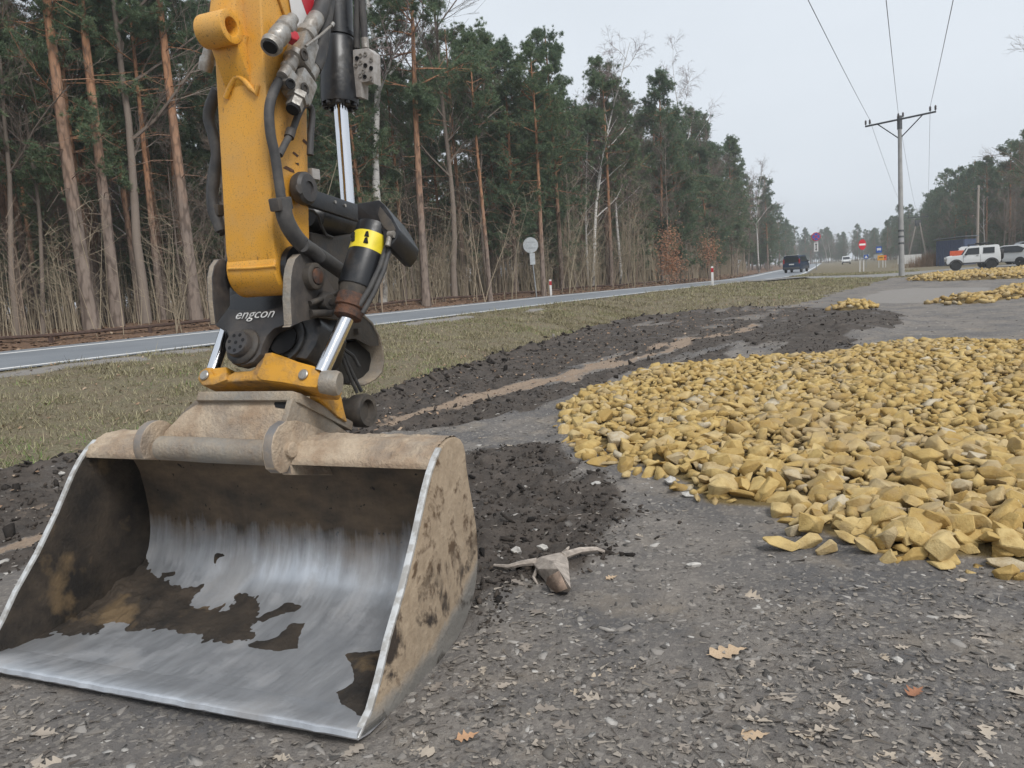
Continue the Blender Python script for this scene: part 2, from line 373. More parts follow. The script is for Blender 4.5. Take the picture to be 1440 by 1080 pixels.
    c = t.mix(li, c, lcol)
    c = t.mix(soft(sp2.outputs[0], 0.3), c, (0.17, 0.122, 0.05))
    c = t.mix(soft(sp2.outputs[1], 0.4), c, t.mix(nf, (0.20, 0.185, 0.17), (0.27, 0.25, 0.23)))
    h = t.math('ADD', t.math('ADD', t.math('MULTIPLY', nm, 1.2), t.math('MULTIPLY', nf, 0.7)), t.math('ADD', t.math('MULTIPLY', nff, 0.22), t.math('MULTIPLY', spk, 0.18)))
    wet = t.math('MULTIPLY', t.ramp(t.noise(1.3, 4, 0.5, P), [(0.55, 0), (0.66, 1)]), t.ramp(dk, [(0, 0.25), (1, 1)]))
    M['ground'] = t.out(c, t.ramp(wet, [(0, 0.93), (1, 0.55)]), 0, t.bump(h, 0.75, 0.035), 0.35)
    # ---------------- asphalt
    t = NT('asphalt'); P = t.n.new('ShaderNodeNewGeometry').outputs['Position']
    c = t.mix(t.ramp(t.noise(0.35, 5, 0.6, P), [(0.35, 0), (0.65, 1)]), (0.15, 0.165, 0.185), (0.21, 0.226, 0.248))
    c = t.mix(t.ramp(t.noise(60, 4, 0.7, P), [(0.4, 0), (0.75, 0.5)]), c, (0.26, 0.27, 0.28))
    M['asphalt'] = t.out(c, 0.62, 0, t.bump(t.noise(90, 3, 0.6, P), 0.3, 0.01))
    t = NT('old_asphalt'); P = t.n.new('ShaderNodeNewGeometry').outputs['Position']
    c = t.mix(t.ramp(t.noise(0.8, 6, 0.65, P), [(0.35, 0), (0.65, 1)]), (0.17, 0.165, 0.16), (0.25, 0.24, 0.225))
    M['old_asphalt'] = t.out(c, 0.85, 0, t.bump(t.noise(60, 4, 0.6, P), 0.4, 0.01))
    t = NT('marking'); P = t.n.new('ShaderNodeNewGeometry').outputs['Position']
    M['marking'] = t.out(t.mix(t.ramp(t.noise(6, 6, 0.7, P), [(0.5, 0), (0.7, 0.6)]), (0.68, 0.68, 0.67), (0.28, 0.28, 0.28)), 0.6)
    # ---------------- stones
    def stone_mat(name, individual):
        t = NT(name); P = t.n.new('ShaderNodeNewGeometry').outputs['Position']
        r = t.rnd() if individual else t.attr('rnd')
        c = t.ramp(r, [(0.0, (0.36, 0.24, 0.085)), (0.3, (0.46, 0.325, 0.125)), (0.6, (0.53, 0.39, 0.165)), (0.85, (0.50, 0.385, 0.20)), (0.95, (0.42, 0.33, 0.19)), (0.985, (0.50, 0.44, 0.33))])
        c = t.mix(t.ramp(t.noise(14, 6, 0.65, P), [(0.42, 0), (0.72, 0.7)]), c, (0.27, 0.165, 0.05))
        dirty = t.ramp(t.math('ADD', t.math('MULTIPLY', t.noise(0.55, 5, 0.6, P), 0.6), t.math('MULTIPLY', t.noise(9, 5, 0.65, P), 0.4)), [(0.51, 0), (0.61, 0.55)])
        c = t.mix(dirty, c, (0.30, 0.23, 0.145))
        c = t.mix(t.ramp(t.noise(70, 4, 0.65, P), [(0.62, 0), (0.75, 0.5)]), c, (0.55, 0.42, 0.2))
        return t.out(c, 0.93, 0, t.bump(t.math('ADD', t.noise(30, 6, 0.65, P), t.noise(110, 3, 0.6, P)), 0.5, 0.012), 0.2)
    M['stone'] = stone_mat('yellow_stone', True); M['stone_stuff'] = stone_mat('yellow_stone_field', False)
    # pebbles / chips / clods with per-piece value
    t = NT('pebble'); r = t.attr('rnd')
    c = t.ramp(r, [(0.0, (0.06, 0.055, 0.05)), (0.5, (0.15, 0.135, 0.12)), (0.8, (0.24, 0.22, 0.2)), (1.0, (0.42, 0.40, 0.37))])
    M['pebble'] = t.out(c, 0.9, 0, t.bump(t.noise(60, 4), 0.3, 0.01))
    t = NT('clod'); r = t.attr('rnd')
    c = t.ramp(r, [(0.0, (0.016, 0.014, 0.013)), (0.7, (0.05, 0.042, 0.036)), (0.97, (0.09, 0.073, 0.06)), (1.0, (0.26, 0.24, 0.21))])
    M['clod'] = t.out(c, 0.95, 0, t.bump(t.noise(60, 5, 0.7), 0.6, 0.015), 0.2)
    t = NT('litter_leaf'); r = t.attr('rnd')
    c = t.ramp(r, [(0.0, (0.07, 0.04, 0.025)), (0.5, (0.17, 0.10, 0.055)), (0.85, (0.28, 0.18, 0.11)), (1.0, (0.36, 0.27, 0.19))])
    M['litter'] = t.out(c, 0.85)
    t = NT('debris'); r = t.attr('rnd')
    c = t.ramp(r, [(0.0, (0.07, 0.058, 0.05)), (0.4, (0.17, 0.148, 0.125)), (0.8, (0.29, 0.255, 0.215)), (1.0, (0.42, 0.37, 0.31))])
    M['debris'] = t.out(c, 0.9)
    # leaves (individual)
    t = NT('oak_leaf'); r = t.rnd()
    c = t.ramp(r, [(0.0, (0.20, 0.17, 0.145)), (0.45, (0.32, 0.275, 0.23)), (0.8, (0.42, 0.36, 0.29)), (1.0, (0.48, 0.39, 0.29))])
    c = t.mix(t.ramp(t.noise(60, 5, 0.65), [(0.42, 0), (0.7, 0.5)]), c, (0.18, 0.15, 0.12))
    M['leaf'] = t.out(c, 0.8, 0, t.bump(t.noise(120, 3), 0.3, 0.004))
    def leafm(n, a, b):
        t = NT(n); M[n] = t.out(t.mix(t.ramp(t.noise(45, 5), [(0.35, 0), (0.7, 1)]), a, b), 0.75, 0, t.bump(t.noise(90, 3), 0.3, 0.004))
    leafm('tan_leaf', (0.52, 0.39, 0.26), (0.36, 0.25, 0.155)); leafm('rust_leaf', (0.34, 0.16, 0.085), (0.20, 0.085, 0.045)); leafm('orange_leaf', (0.50, 0.30, 0.17), (0.36, 0.2, 0.11))
    # grass
    t = NT('grass_blade'); r = t.attr('rnd')
    c = t.ramp(r, [(0.0, (0.08, 0.07, 0.04)), (0.35, (0.24, 0.21, 0.12)), (0.72, (0.46, 0.41, 0.265)), (0.80, (0.23, 0.24, 0.10)), (0.95, (0.15, 0.21, 0.06)), (1.0, (0.12, 0.25, 0.045))])
    M['grass'] = t.out(c, 0.75, spec=0.25); leafy(t, c, .25)
    # trees
    t = NT('pine_bark'); z = t.sep(t.coord(), 2)
    v = t.voro(7, t.coord('Object', (1.6, 1.6, 0.45)), 'F1', 'Distance'); n = t.noise(7, 6, 0.65, t.coord('Object', (1.5, 1.5, 0.4)))
    lo = t.mix(n, (0.12, 0.095, 0.08), (0.29, 0.23, 0.19)); hi = t.mix(n, (0.20, 0.095, 0.05), (0.44, 0.24, 0.135))
    c = t.mix(t.ramp(t.math('ADD', t.math('MULTIPLY', z, 0.1), t.math('MULTIPLY', t.noise(2.0, 4), 0.35)), [(0.42, 0), (0.85, 1)]), lo, hi)
    c = t.mix(t.ramp(v, [(0.5, 0), (0.75, 0.6)]), c, (0.05, 0.035, 0.028))
    M['pine_bark'] = t.out(c, 0.92, 0, t.bump(v, 0.6, 0.03), 0.2)
    t = NT('pine_needles'); r = t.attr('rnd'); oi = t.rnd()
    c = t.ramp(r, [(0.0, (0.075, 0.112, 0.062)), (0.5, (0.14, 0.20, 0.105)), (0.88, (0.20, 0.262, 0.138)), (1.0, (0.25, 0.255, 0.14))])
    c = t.mix(t.math('MULTIPLY', oi, 0.35), c, (0.09, 0.145, 0.105))
    t.b.inputs['Subsurface Weight'].default_value = 0.0
    M['needles'] = t.out(c, 0.6, spec=0.3); leafy(t, c, .32)
    t = NT('birch_bark'); z = t.sep(t.coord(), 2)
    n = t.noise(6, 6, 0.65, t.coord('Object', (1, 1, 4.0))); b = t.noise(3.2, 5, 0.6)
    c = t.mix(t.ramp(n, [(0.56, 0), (0.62, 1)]), (0.52, 0.50, 0.47), (0.05, 0.045, 0.042))
    lowf = t.ramp(t.math('ADD', t.math('MULTIPLY', z, 0.12), t.math('MULTIPLY', b, 0.4)), [(0.26, 1), (0.42, 0)])
    c = t.mix(lowf, c, t.mix(t.ramp(b, [(0.4, 0), (0.6, 1)]), (0.07, 0.06, 0.052), (0.35, 0.33, 0.3)))
    M['birch_bark'] = t.out(c, 0.85)
    M['birch_twig'] = plain('birch_twig', (0.19, 0.14, 0.13), 0.85, 0, 0.3)
    t = NT('grey_bark'); oi = t.rnd()
    c = t.mix(t.noise(8, 5, 0.6, t.coord('Object', (1.5, 1.5, 0.4))), (0.11, 0.088, 0.074), (0.25, 0.205, 0.17))
    c = t.mix(t.math('MULTIPLY', oi, 0.6), c, (0.20, 0.155, 0.12))
    M['grey_bark'] = t.out(c, 0.9)
    t = NT('sapling_bark'); oi = t.rnd()
    c = t.ramp(oi, [(0, (0.23, 0.19, 0.135)), (0.5, (0.33, 0.28, 0.195)), (1, (0.26, 0.195, 0.145))])
    M['sapling'] = t.out(c, 0.9)
    M['dry_leaf'] = plain('dry_leaf', (0.24, 0.115, 0.06), 0.8, 0, 0.3, 3)
    # small things
    t = NT('concrete'); c = t.mix(t.ramp(t.noise(1.4, 6, 0.6), [(0.3, 0), (0.7, 1)]), (0.24, 0.24, 0.235), (0.34, 0.335, 0.325))
    M['concrete'] = t.out(c, 0.9, 0, t.bump(t.noise(40, 4), 0.2, 0.01))
    M['galv'] = plain('galvanised', (0.33, 0.345, 0.355), 0.5, 0.6, 0.15)
    M['darksteel'] = plain('dark_steel', (0.075, 0.08, 0.085), 0.6, 0.3)
    M['porcelain'] = plain('porcelain', (0.06, 0.05, 0.05), 0.3)
    M['wire'] = plain('wire', (0.16, 0.165, 0.17), 0.5, 0.5)
    M['carwhite'] = plain('car_white', (0.62, 0.63, 0.63), 0.3, 0, 0.03); M['carblue'] = plain('car_blue', (0.02, 0.042, 0.085), 0.25, 0.2, 0.05)
    M['carblack'] = plain('car_black', (0.02, 0.021, 0.023), 0.35); M['glass'] = plain('car_glass', (0.02, 0.024, 0.028), 0.06, 0, 0.05)
    M['tyre'] = plain('tyre', (0.025, 0.025, 0.026), 0.85); M['rim'] = plain('rim', (0.35, 0.36, 0.37), 0.35, 0.8); M['rimdark'] = plain('rim_dark', (0.07, 0.07, 0.075), 0.4, 0.6)
    M['lamp_red'] = plain('tail_lamp', (0.30, 0.015, 0.015), 0.2); M['lamp_white'] = plain('head_lamp', (0.6, 0.6, 0.6), 0.15)
    M['trim'] = plain('plastic_trim', (0.05, 0.05, 0.053), 0.6); M['plate'] = plain('number_plate', (0.6, 0.6, 0.58), 0.5)
    M['orange'] = plain('orange_red', (0.62, 0.10, 0.035), 0.4); M['sign_blue'] = plain('sign_blue', (0.02, 0.10, 0.42), 0.4); M['sign_red'] = plain('sign_red', (0.50, 0.015, 0.03), 0.4)
    M['sign_back'] = plain('sign_back', (0.38, 0.40, 0.41), 0.5, 0.3); M['sign_yellow'] = plain('sign_yellow', (0.62, 0.30, 0.03), 0.5)
    M['shed_blue'] = plain('shed_blue', (0.075, 0.10, 0.17), 0.5, 0.1); M['shed_grey'] = plain('shed_grey', (0.16, 0.18, 0.20), 0.6)
    M['banner'] = plain('banner', (0.58, 0.58, 0.57), 0.7); M['oldwood'] = plain('weathered_wood', (0.33, 0.285, 0.245), 0.85, 0, 0.35, 25, 0.5, 50)
    M['oldwood_brown'] = plain('split_wood', (0.26, 0.19, 0.145), 0.9, 0, 0.3, 30, 0.5, 60)
    M['scrap'] = plain('white_scrap', (0.42, 0.40, 0.37), 0.85, 0, 0.3, 40); M['reed'] = plain('dry_reed', (0.22, 0.15, 0.10), 0.9, 0, 0.25, 2)
    M['rail'] = plain('rusty_rail', (0.075, 0.045, 0.034), 0.9, 0, 0.3); M['greytrim'] = plain('grey_print', (0.3, 0.3, 0.31), 0.6)
build_materials()
# ------------------------------------------------------------------ road path (near white edge line), then terrain
def _path():
    pts = []; x, y = -8.11, 12.21; h = R_(33.6); s0 = 5.68
    x -= math.sin(h)*80; y -= math.cos(h)*80; s = s0-80
    while s < 420:
        pts.append((s, x, y, hd(s))); x += math.sin(hd(s))*1.0; y += math.cos(hd(s))*1.0; s += 1.0
    return np.array(pts)
def hd(s): return R_(33.6-11.1*float(sstep(24, 92, s)))
PATH = _path()
def road_sn(x, y):
    """distance along and lateral (positive = far side) from the near white line"""
    x = np.asarray(x, float); y = np.asarray(y, float); sh = x.shape; xf = x.ravel(); yf = y.ravel()
    S = np.empty(xf.shape); N = np.empty(xf.shape)
    P = PATH[::4]
    for i in range(0, len(xf), 20000):
        a = xf[i:i+20000, None]; b = yf[i:i+20000, None]
        k = np.argmin((a-P[None, :, 1])**2+(b-P[None, :, 2])**2, axis=1)
        p = P[k]; dx = a[:, 0]-p[:, 1]; dy = b[:, 0]-p[:, 2]
        sn, cs = np.sin(p[:, 3]), np.cos(p[:, 3])
        S[i:i+20000] = p[:, 0]+dx*sn+dy*cs; N[i:i+20000] = -dx*cs+dy*sn
    return S.reshape(sh), N.reshape(sh)
def road_pt(s, n):
    xs = np.interp(s, PATH[:, 0], PATH[:, 1]); ys = np.interp(s, PATH[:, 0], PATH[:, 2]); h = np.interp(s, PATH[:, 0], PATH[:, 3])
    return xs-n*np.cos(h), ys+n*np.sin(h)
def z_road(s): return 0.6-0.33*sstep(26, 85, s)-0.12*sstep(85, 200, s)
EDGE_S = [-80, -10, 3, 7.7, 12.4, 14.6, 19.4, 23, 26, 28.5, 36, 48, 58, 75, 420]
EDGE_N = [-6.5, -6.2, -5.7, -6.1, -4.9, -4.6, -3.4, -3.3, -4.6, -7.2, -6.6, -7.0, -7.4, -9, -14]   # where the grass verge ends (n)
SIDE = [(13.0, 47.5), (19, 54.5), (27, 57.0), (38, 61.5), (50, 66), (75, 72)]
def side_dist(x, y):
    d = np.full(np.shape(x), 1e9)
    for (x1, y1), (x2, y2) in zip(SIDE[:-1], SIDE[1:]):
        dx, dy = x2-x1, y2-y1; t = np.clip(((x-x1)*dx+(y-y1)*dy)/(dx*dx+dy*dy), 0, 1)
        d = np.minimum(d, np.hypot(x-x1-t*dx, y-y1-t*dy))
    return d
G2 = lambda pts, z=0.0: [tuple(gz(px, py, z))[:2] for px, py in pts]
YEL = G2([(786, 566), (792, 600), (800, 625), (842, 645), (880, 668), (945, 690), (985, 716), (1080, 722), (1122, 738), (1150, 760), (1205, 792), (1290, 805), (1385, 800), (1440, 812)])+[(3.3, 3.1), (5.5, 4.0), (9.5, 8.0), (9.5, 12.0)]+G2([(1440, 487), (1330, 484), (1225, 489), (1190, 499), (1080, 507), (1000, 513), (905, 524), (860, 542)])
YEL2 = G2([(1163, 437), (1185, 430), (1225, 430), (1236, 436), (1210, 439)])
YEL3 = G2([(1303, 428), (1345, 423), (1398, 418), (1400, 411), (1440, 404), (1500, 401), (1500, 416), (1440, 420), (1380, 428), (1330, 430)])
YEL4 = G2([(1272, 395), (1300, 389), (1440, 380), (1520, 377), (1520, 388), (1440, 392), (1330, 396)])
DARK = [ # dark earth
    [( -9, 4.5), (-6.0, 5.4), (-4.8, 6.7), (-4.4, 7.45)]+G2([(240, 610), (400, 590), (530, 563), (600, 537), (700, 505), (830, 464), (900, 450), (1000, 438), (1130, 431), (1210, 436), (1275, 446), (1272, 458), (1215, 470), (1225, 482), (1180, 496), (1080, 503), (1000, 510), (905, 520), (850, 540), (800, 560), (760, 575), (600, 605), (520, 615)])+[(-1.0, 6.2), (-2.2, 5.2), (-4.0, 3.4), (-6, 2.5)],
    G2([(640, 640), (720, 622), (800, 625), (850, 645), (900, 668), (885, 695), (850, 735), (800, 775), (740, 810), (690, 860), (640, 900), (560, 800)]),
]
ORANGE = [G2([(500, 600), (600, 570), (690, 545), (760, 530), (840, 510), (960, 475), (1060, 455), (1070, 458), (985, 480), (880, 508), (800, 532), (745, 556), (720, 580), (650, 596), (560, 612)]),
          G2([(-150, 850), (-60, 780), (40, 755), (80, 700), (110, 690), (60, 800), (-20, 860)])]
PUD = G2([(1000, 500), (1010, 480), (1060, 474), (1085, 490), (1060, 505)])
SLAB = G2([(1203, 425), (1235, 409), (1290, 405), (1395, 404), (1398, 415), (1330, 424), (1260, 428)])
def clipnoise(x, y): return fbm(x*0.9, y*0.9, 4)-0.5
def masks(x, y, s=None, n=None):
    if s is None: s, n = road_sn(x, y)
    w = clipnoise(x, y)
    e = np.interp(s, EDGE_S, EDGE_N)
    wob = (fbm(x*1.3+9, y*1.3, 3)-0.5)*0.9
    grass = sstep(-0.06, 0.10, n-e-wob)*(1-sstep(7.2, 7.9, n))
    farlot = sstep(62, 80, s)*(n < 0)
    grass = np.maximum(grass*(1-0), farlot*0.9)
    island = ((n < 0) & (n > -22) & (side_dist(x, y) > 3.2) & (s > 56)).astype(float)
    grass = np.maximum(grass, island)
    grass = grass*sstep(2.85, 3.1, side_dist(x, y))
    dark = np.zeros_like(w)
    for p in DARK:
        d = polydist(x, y, p); dark = np.maximum(dark, sstep(-0.25, 0.3, d+w*1.2))
    dark = np.maximum(dark, (sstep(-1.5, -.7, n-e-wob)*(n-e < .6)*(s < 27.5)))
    dark = dark*(1-0.9*sstep(0.0, 0.5, polydist(x, y, PUD)+w*0.6))
    dark = dark*(0.72+0.5*sstep(0.38, 0.55, fbm(x*0.45+3, y*0.45+8, 3)))
    trk = fbm((x*.84-y*.54)*2.6+3, (x*.54+y*.84)*.30, 4)
    dark = dark*np.where((n < e+.5) & (n > e-7) & (s < 28) & (y > 5), .62+.75*sstep(.38, .58, trk), 1)
    orange = np.zeros_like(w)
    for p in ORANGE:
        d = polydist(x, y, p); orange = np.maximum(orange, sstep(-0.25, 0.30, d+w*1.1)*.85*sstep(.40, .62, fbm((x*.84-y*.54)*3.2, (x*.54+y*.84)*.45+7, 4)))
    yel = np.zeros_like(w)
    for p in (YEL, YEL2, YEL3, YEL4):
        yel = np.maximum(yel, sstep(-0.05, 0.25, polydist(x, y, p)+w*0.2))
    slab = sstep(-0.2, 0.3, polydist(x, y, SLAB)+w*0.8)
    litter = sstep(7.4, 8.2, n)
    chalk = np.clip(1-np.abs(n+0.75+wob*0.5)/0.5, 0, 1)*sstep(0.47, 0.56, fbm(x*0.35+2, y*0.35, 3))*(s < 24)   # pale gritty shoulder
    return dict(dark=np.clip(dark*(1-grass)*(1-orange), 0, 1), orange=orange*(1-grass), grass=grass*(1-chalk*0.9), litter=litter, yel=yel, slab=np.maximum(slab*(1-grass), chalk), s=s, n=n, e=e)
def ground_z(x, y, detail=True):
    x = np.asarray(x, float); y = np.asarray(y, float)
    s, n = road_sn(x, y); m = masks(x, y, s, n); r = np.hypot(x, y); zr = z_road(s)
    e = np.minimum(m['e'], -1.5)
    t = np.clip((n-e)/(-0.35-e), 0, 1); verge = t*(1.25-0.25*t)
    z = zr*np.where(n < -0.35, np.clip(verge, 0, 1), 1.0)
    lot_far = 0.10*sstep(45, 60, y)
    z = np.where(n < 0, np.maximum(z, lot_far), z)
    bank = sstep(6.6, 9.0, n)
    und = (fbm(x*0.25, y*0.25, 4)-0.5)
    z = np.where(n > 6.6, zr-0.05-0.20*sstep(6.6, 7.6, n)+0.42*sstep(7.8, 10.5, n)+0.35*und*bank, z)
    onroad = ((n > -0.35) & (n < 6.7))
    z = np.where(onroad, zr-0.03, z)
    sd = side_dist(x, y); z = np.where(sd < 3.1, z-0.02, z)
    rough = (1-onroad.astype(float))*sstep(2.9, 3.6, sd)
    z = z+rough*0.05*(fbm(x*0.6+3, y*0.6+1, 3)-0.5)*sstep(3.0, 6.0, r)
    if detail:
        dk = m['dark']; f1 = fbm(x*3.1, y*3.1, 4)-0.5; f2 = fbm(x*11, y*11, 3)-0.5
        f3 = fbm(x*27, y*27, 2)-0.5; nearf = 1-sstep(8, 16, r)
        z = z+rough*(0.02*f1+0.012*f2+dk*(0.08*f1+0.06*f2+.022*f3*nearf))
        # cut sod edge: raised lip of turf and loose earth along the verge
        lip = np.exp(-((n-m['e']+0.15)/0.16)**2)*(s < 27)*(0.05+0.10*fbm(x*1.7, y*1.7, 3))
        z = z+lip*rough
        # spoil heap far away and beside the bucket
        mound = np.clip(polydist(x, y, G2([(1125, 468), (1165, 445), (1250, 440), (1272, 450), (1210, 472)]))+0.5, 0, 1)
        z = z+mound*0.16*(0.5+fbm(x*1.2, y*1.2, 3))
        # tyre ruts in the sandy strip
        o = m['orange']; z = z+o*rough*0.016*np.sin((x*0.55+y*0.83)*34)*sstep(0.4, 0.55, fbm(x*0.7, y*0.7, 2))
        z = z-o*0.03
        band = sstep(-6, -4.5, n-m['e'])*(1-sstep(-.5, 0, n-m['e']))*(1-sstep(22, 27, s))*sstep(4.5, 6, y)
        z = z+band*rough*(.05*(fbm((x*.84-y*.54)*2.6+3, (x*.54+y*.84)*.30, 4)-.5)+.012*np.sin((n+.5*fbm(x*.5, y*.5, 2))*21))
    z = z+m['yel']*0.05
    return z, m
# polar sheet around the camera: fine in front, coarse behind and far away
def build_ground():
    rad = np.concatenate([[0.0, 0.4, 0.8], np.geomspace(1.1, 60, 390), np.geomspace(63, 990, 36)])
    ang = np.concatenate([np.linspace(-47, 47, 550), np.linspace(50, 310, 66)[:-1]]) * math.pi/180
    A, Rr = np.meshgrid(ang, rad); X = np.sin(A)*Rr; Y = np.cos(A)*Rr
    Z, m = ground_z(X, Y)
    far = sstep(150, 500, Rr); Z = Z*(1-far)+far*0.1
    V = np.stack([X, Y, Z], -1).reshape(-1, 3)
    nr, na = X.shape; i = np.arange(nr-1)[:, None]*na; j = np.arange(na)[None, :]; j2 = (j+1) % na
    Fq = np.stack([i+j, i+na+j, i+na+j2, i+j2], -1).reshape(-1, 4)
    me = np_mesh('ground', V, Fq, True)
    c = np.stack([m['dark'], m['orange'], m['grass'], m['litter']], -1).reshape(-1, 4)
    set_attr(me, 'mask', c, 'FLOAT_COLOR')
    c2 = np.stack([m['yel'], m['slab'], m['yel']*0, m['yel']*0+1], -1).reshape(-1, 4)
    set_attr(me, 'mask2', c2, 'FLOAT_COLOR')
    return tag(link('ground', me, None, M['ground']), 'grey brown churned earth of the roadside yard', None, None, 'structure')
ground = build_ground()
def zat(x, y, detail=True):
    z, _ = ground_z(np.array([x], float), np.array([y], float), detail); return float(z[0])
def strip(name, n0, n1, s0, s1, dz, mat, step=1.5, thick=0.0, wob=0.0):
    S = np.arange(s0, s1+1e-6, step); V = []
    for s in S:
        for n in (n0, n1):
            x, y = road_pt(s, n); V.append((x, y, float(z_road(s))+dz))
    V = np.array(V); k = np.arange(len(S)-1)*2
    Fq = np.stack([k, k+2, k+3, k+1], -1)[:, ::-1]
    return link(name, np_mesh(name, V, Fq, True), None, mat)
road = tag(strip('road', -0.22, 6.25, -80, 400, 0.0, M['asphalt']), 'grey asphalt main road', None, None, 'structure')
for n0, n1 in ((0.0, 0.26), (4.85, 5.25)):
    tag(strip('road_marking', n0, n1, -80, 330, 0.005, M['marking']), 'white painted edge line on the main road', None, None, 'structure')
def side_road():
    mb = MB(); P = [Vector(p) for p in SIDE]; Q = []
    for i in range(len(P)-1):
        for k in range(8): Q.append(P[i].lerp(P[i+1], k/8))
    Q.append(P[-1]); vs = []
    for i, p in enumerate(Q):
        t = (Q[min(i+1, len(Q)-1)]-Q[max(i-1, 0)]).normalized(); nrm = Vector((-t.y, t.x))
        for w in (-2.9, -1, 1, 2.9):
            q = p+nrm*w; vs.append((q.x, q.y, zat(q.x, q.y, False)+0.03 if i > 6 else float(z_road(road_sn(np.array([q.x]), np.array([q.y]))[0][0]))+0.008))
    fs = [(i*4+k, i*4+k+1, i*4+k+5, i*4+k+4) for i in range(len(Q)-1) for k in range(3)]
    mb.add(vs, fs); o = mb.obj('side_road', M['old_asphalt']); tag(o, 'pale worn side road leading to the parked cars', None, None, 'structure')
side_road()
# ------------------------------------------------------------------ excavator arm with tiltrotator and grading bucket
EX_O = Vector((-1.474, 2.726, 0)); EX_RZ = R_(-21.765); BW = 1.93/2
EX_M = Matrix.Translation(EX_O) @ Matrix.Rotation(EX_RZ, 4, 'Z'); EX_I = EX_M.inverted()
def lpx(x, y, P, n):
    """pixel -> local point on the local plane (P, n)"""
    Pw = EX_M @ Vector(P); nw = EX_M.to_3x3() @ Vector(n)
    return EX_I @ onplane(x, y, Pw, nw)
def LB(x, y, b): return lpx(x, y, (0, b, 0), (0, 1, 0))
def LU(x, y, u): return lpx(x, y, (u, 0, 0), (1, 0, 0))
TAU = R_(28); T0 = Vector((0, .75, 1.08)); TX = Vector((1, 0, 0)); TY = Vector((0, math.cos(TAU), -math.sin(TAU))); TZ = Vector((0, math.sin(TAU), math.cos(TAU)))
def LT(x, y, c): return lpx(x, y, T0+TY*c, TY)
def TP(x, y, z): return T0+TX*x+TY*y+TZ*z
def to_px(p):
    v = (EX_M @ Vector(p))-CAM; d = v.dot(_f); return 720+FPX*v.dot(_r)/d, 540-FPX*v.dot(_u)/d
ROOT = empty('excavator_arm', EX_O, EX_RZ, 'yellow excavator arm with black tiltrotator and wide muddy steel bucket resting on the ground', 'excavator arm')
def part(mb, name, mat, parent=ROOT, bevel=0.004, label=None, **k):
    o = mb.obj(name, mat, parent, bevel, **k)
    if label: o['label'] = label
    return o
# ---------------- bucket
INNER = [(0.005, .052), (.08, .036), (.2, .022), (.35, .016), (.5, .016), (.64, .022), (.75, .04), (.84, .075), (.915, .135), (.965, .215), (.988, .30), (.995, .40), (.985, .52), (.965, .64), (.935, .70), (.88, .735), (.80, .752), (.72, .765), (.672, .78)]
def resample(pts, n):
    P = np.array(pts, float); d = np.r_[0, np.cumsum(np.hypot(*np.diff(P, axis=0).T))]; t = np.linspace(0, d[-1], n)
    return np.stack([np.interp(t, d, P[:, 0]), np.interp(t, d, P[:, 1])], -1)
def shell():
    I = resample(INNER[:15], 40); tan = np.gradient(I, axis=0); tan /= np.linalg.norm(tan, axis=1)[:, None]
    nrm = np.stack([tan[:, 1], -tan[:, 0]], -1); Oo = I+nrm*0.016
    mb = MB(); nu = 24; us = np.linspace(-BW+.01, BW-.01, nu); n = len(I)
    vs = [(u, p[0], p[1]) for u in us for p in I]+[(u, p[0], p[1]) for u in us for p in Oo]; off = nu*n
    fi = [(i*n+k, i*n+k+1, (i+1)*n+k+1, (i+1)*n+k) for i in range(nu-1) for k in range(n-1)]
    fo = [(off+i*n+k, off+(i+1)*n+k, off+(i+1)*n+k+1, off+i*n+k+1) for i in range(nu-1) for k in range(n-1)]
    mb.add(vs, fi, 0); b = MB(); mb.f += fo; mb.mi += [1]*len(fo)
    fr = [(i*n, (i+1)*n, off+(i+1)*n, off+i*n) for i in range(nu-1)]; mb.f += fr; mb.mi += [0]*len(fr)
    return link('bucket', mb.mesh('bucket', 0, True, R_(50)), ROOT, [M['steel'], M['sandy2']])
bucket = shell()
bucket['label'] = 'wide steel grading bucket, polished inside'
# lip: welded cutting edge
mb = MB(); nu = 60; pr = [(-.018, .040), (-.012, .056), (.0, .0605), (.10, .0395), (.16, .0325), (.17, .026), (.16, .008), (.06, .012), (-.01, .030)]
rl = random.Random(3)
for i in range(nu+1):
    u = -BW+2*BW*i/nu; j = rl.uniform(-.003, .003); sag = 0.006*math.sin(i/nu*math.pi)
    mb.v += [(u, b+(j if k < 3 else 0), z-sag*0) for k, (b, z) in enumerate(pr)]
n = len(pr)
for i in range(nu):
    for k in range(n): mb.f.append((i*n+k, i*n+(k+1) % n, (i+1)*n+(k+1) % n, (i+1)*n+k)); mb.mi.append(0)
mb.f += [tuple(range(n)), tuple(nu*n+k for k in range(n-1, -1, -1))]; mb.mi += [0, 0]
part(mb, 'cutting_edge', M['steel'], bucket, 0)
SIDE_PR = [(-.005, .035), (.03, .055), (.085, .082), (.16, .165), (.234, .263), (.359, .397), (.477, .546), (.591, .708), (.64, .765), (.69, .81), (.74, .842), (.79, .858), (.84, .864), (.885, .858), (.925, .84), (.952, .81), (.965, .77), (.966, .70), (.985, .60), (1.008, .50), (1.022, .42), (1.022, .34), (1.010, .261), (.99, .20), (.96, .148), (.91, .095), (.846, .055), (.76, .02), (.65, .002), (.5, -.008), (.3, -.004), (.12, .008), (.02, .022)]
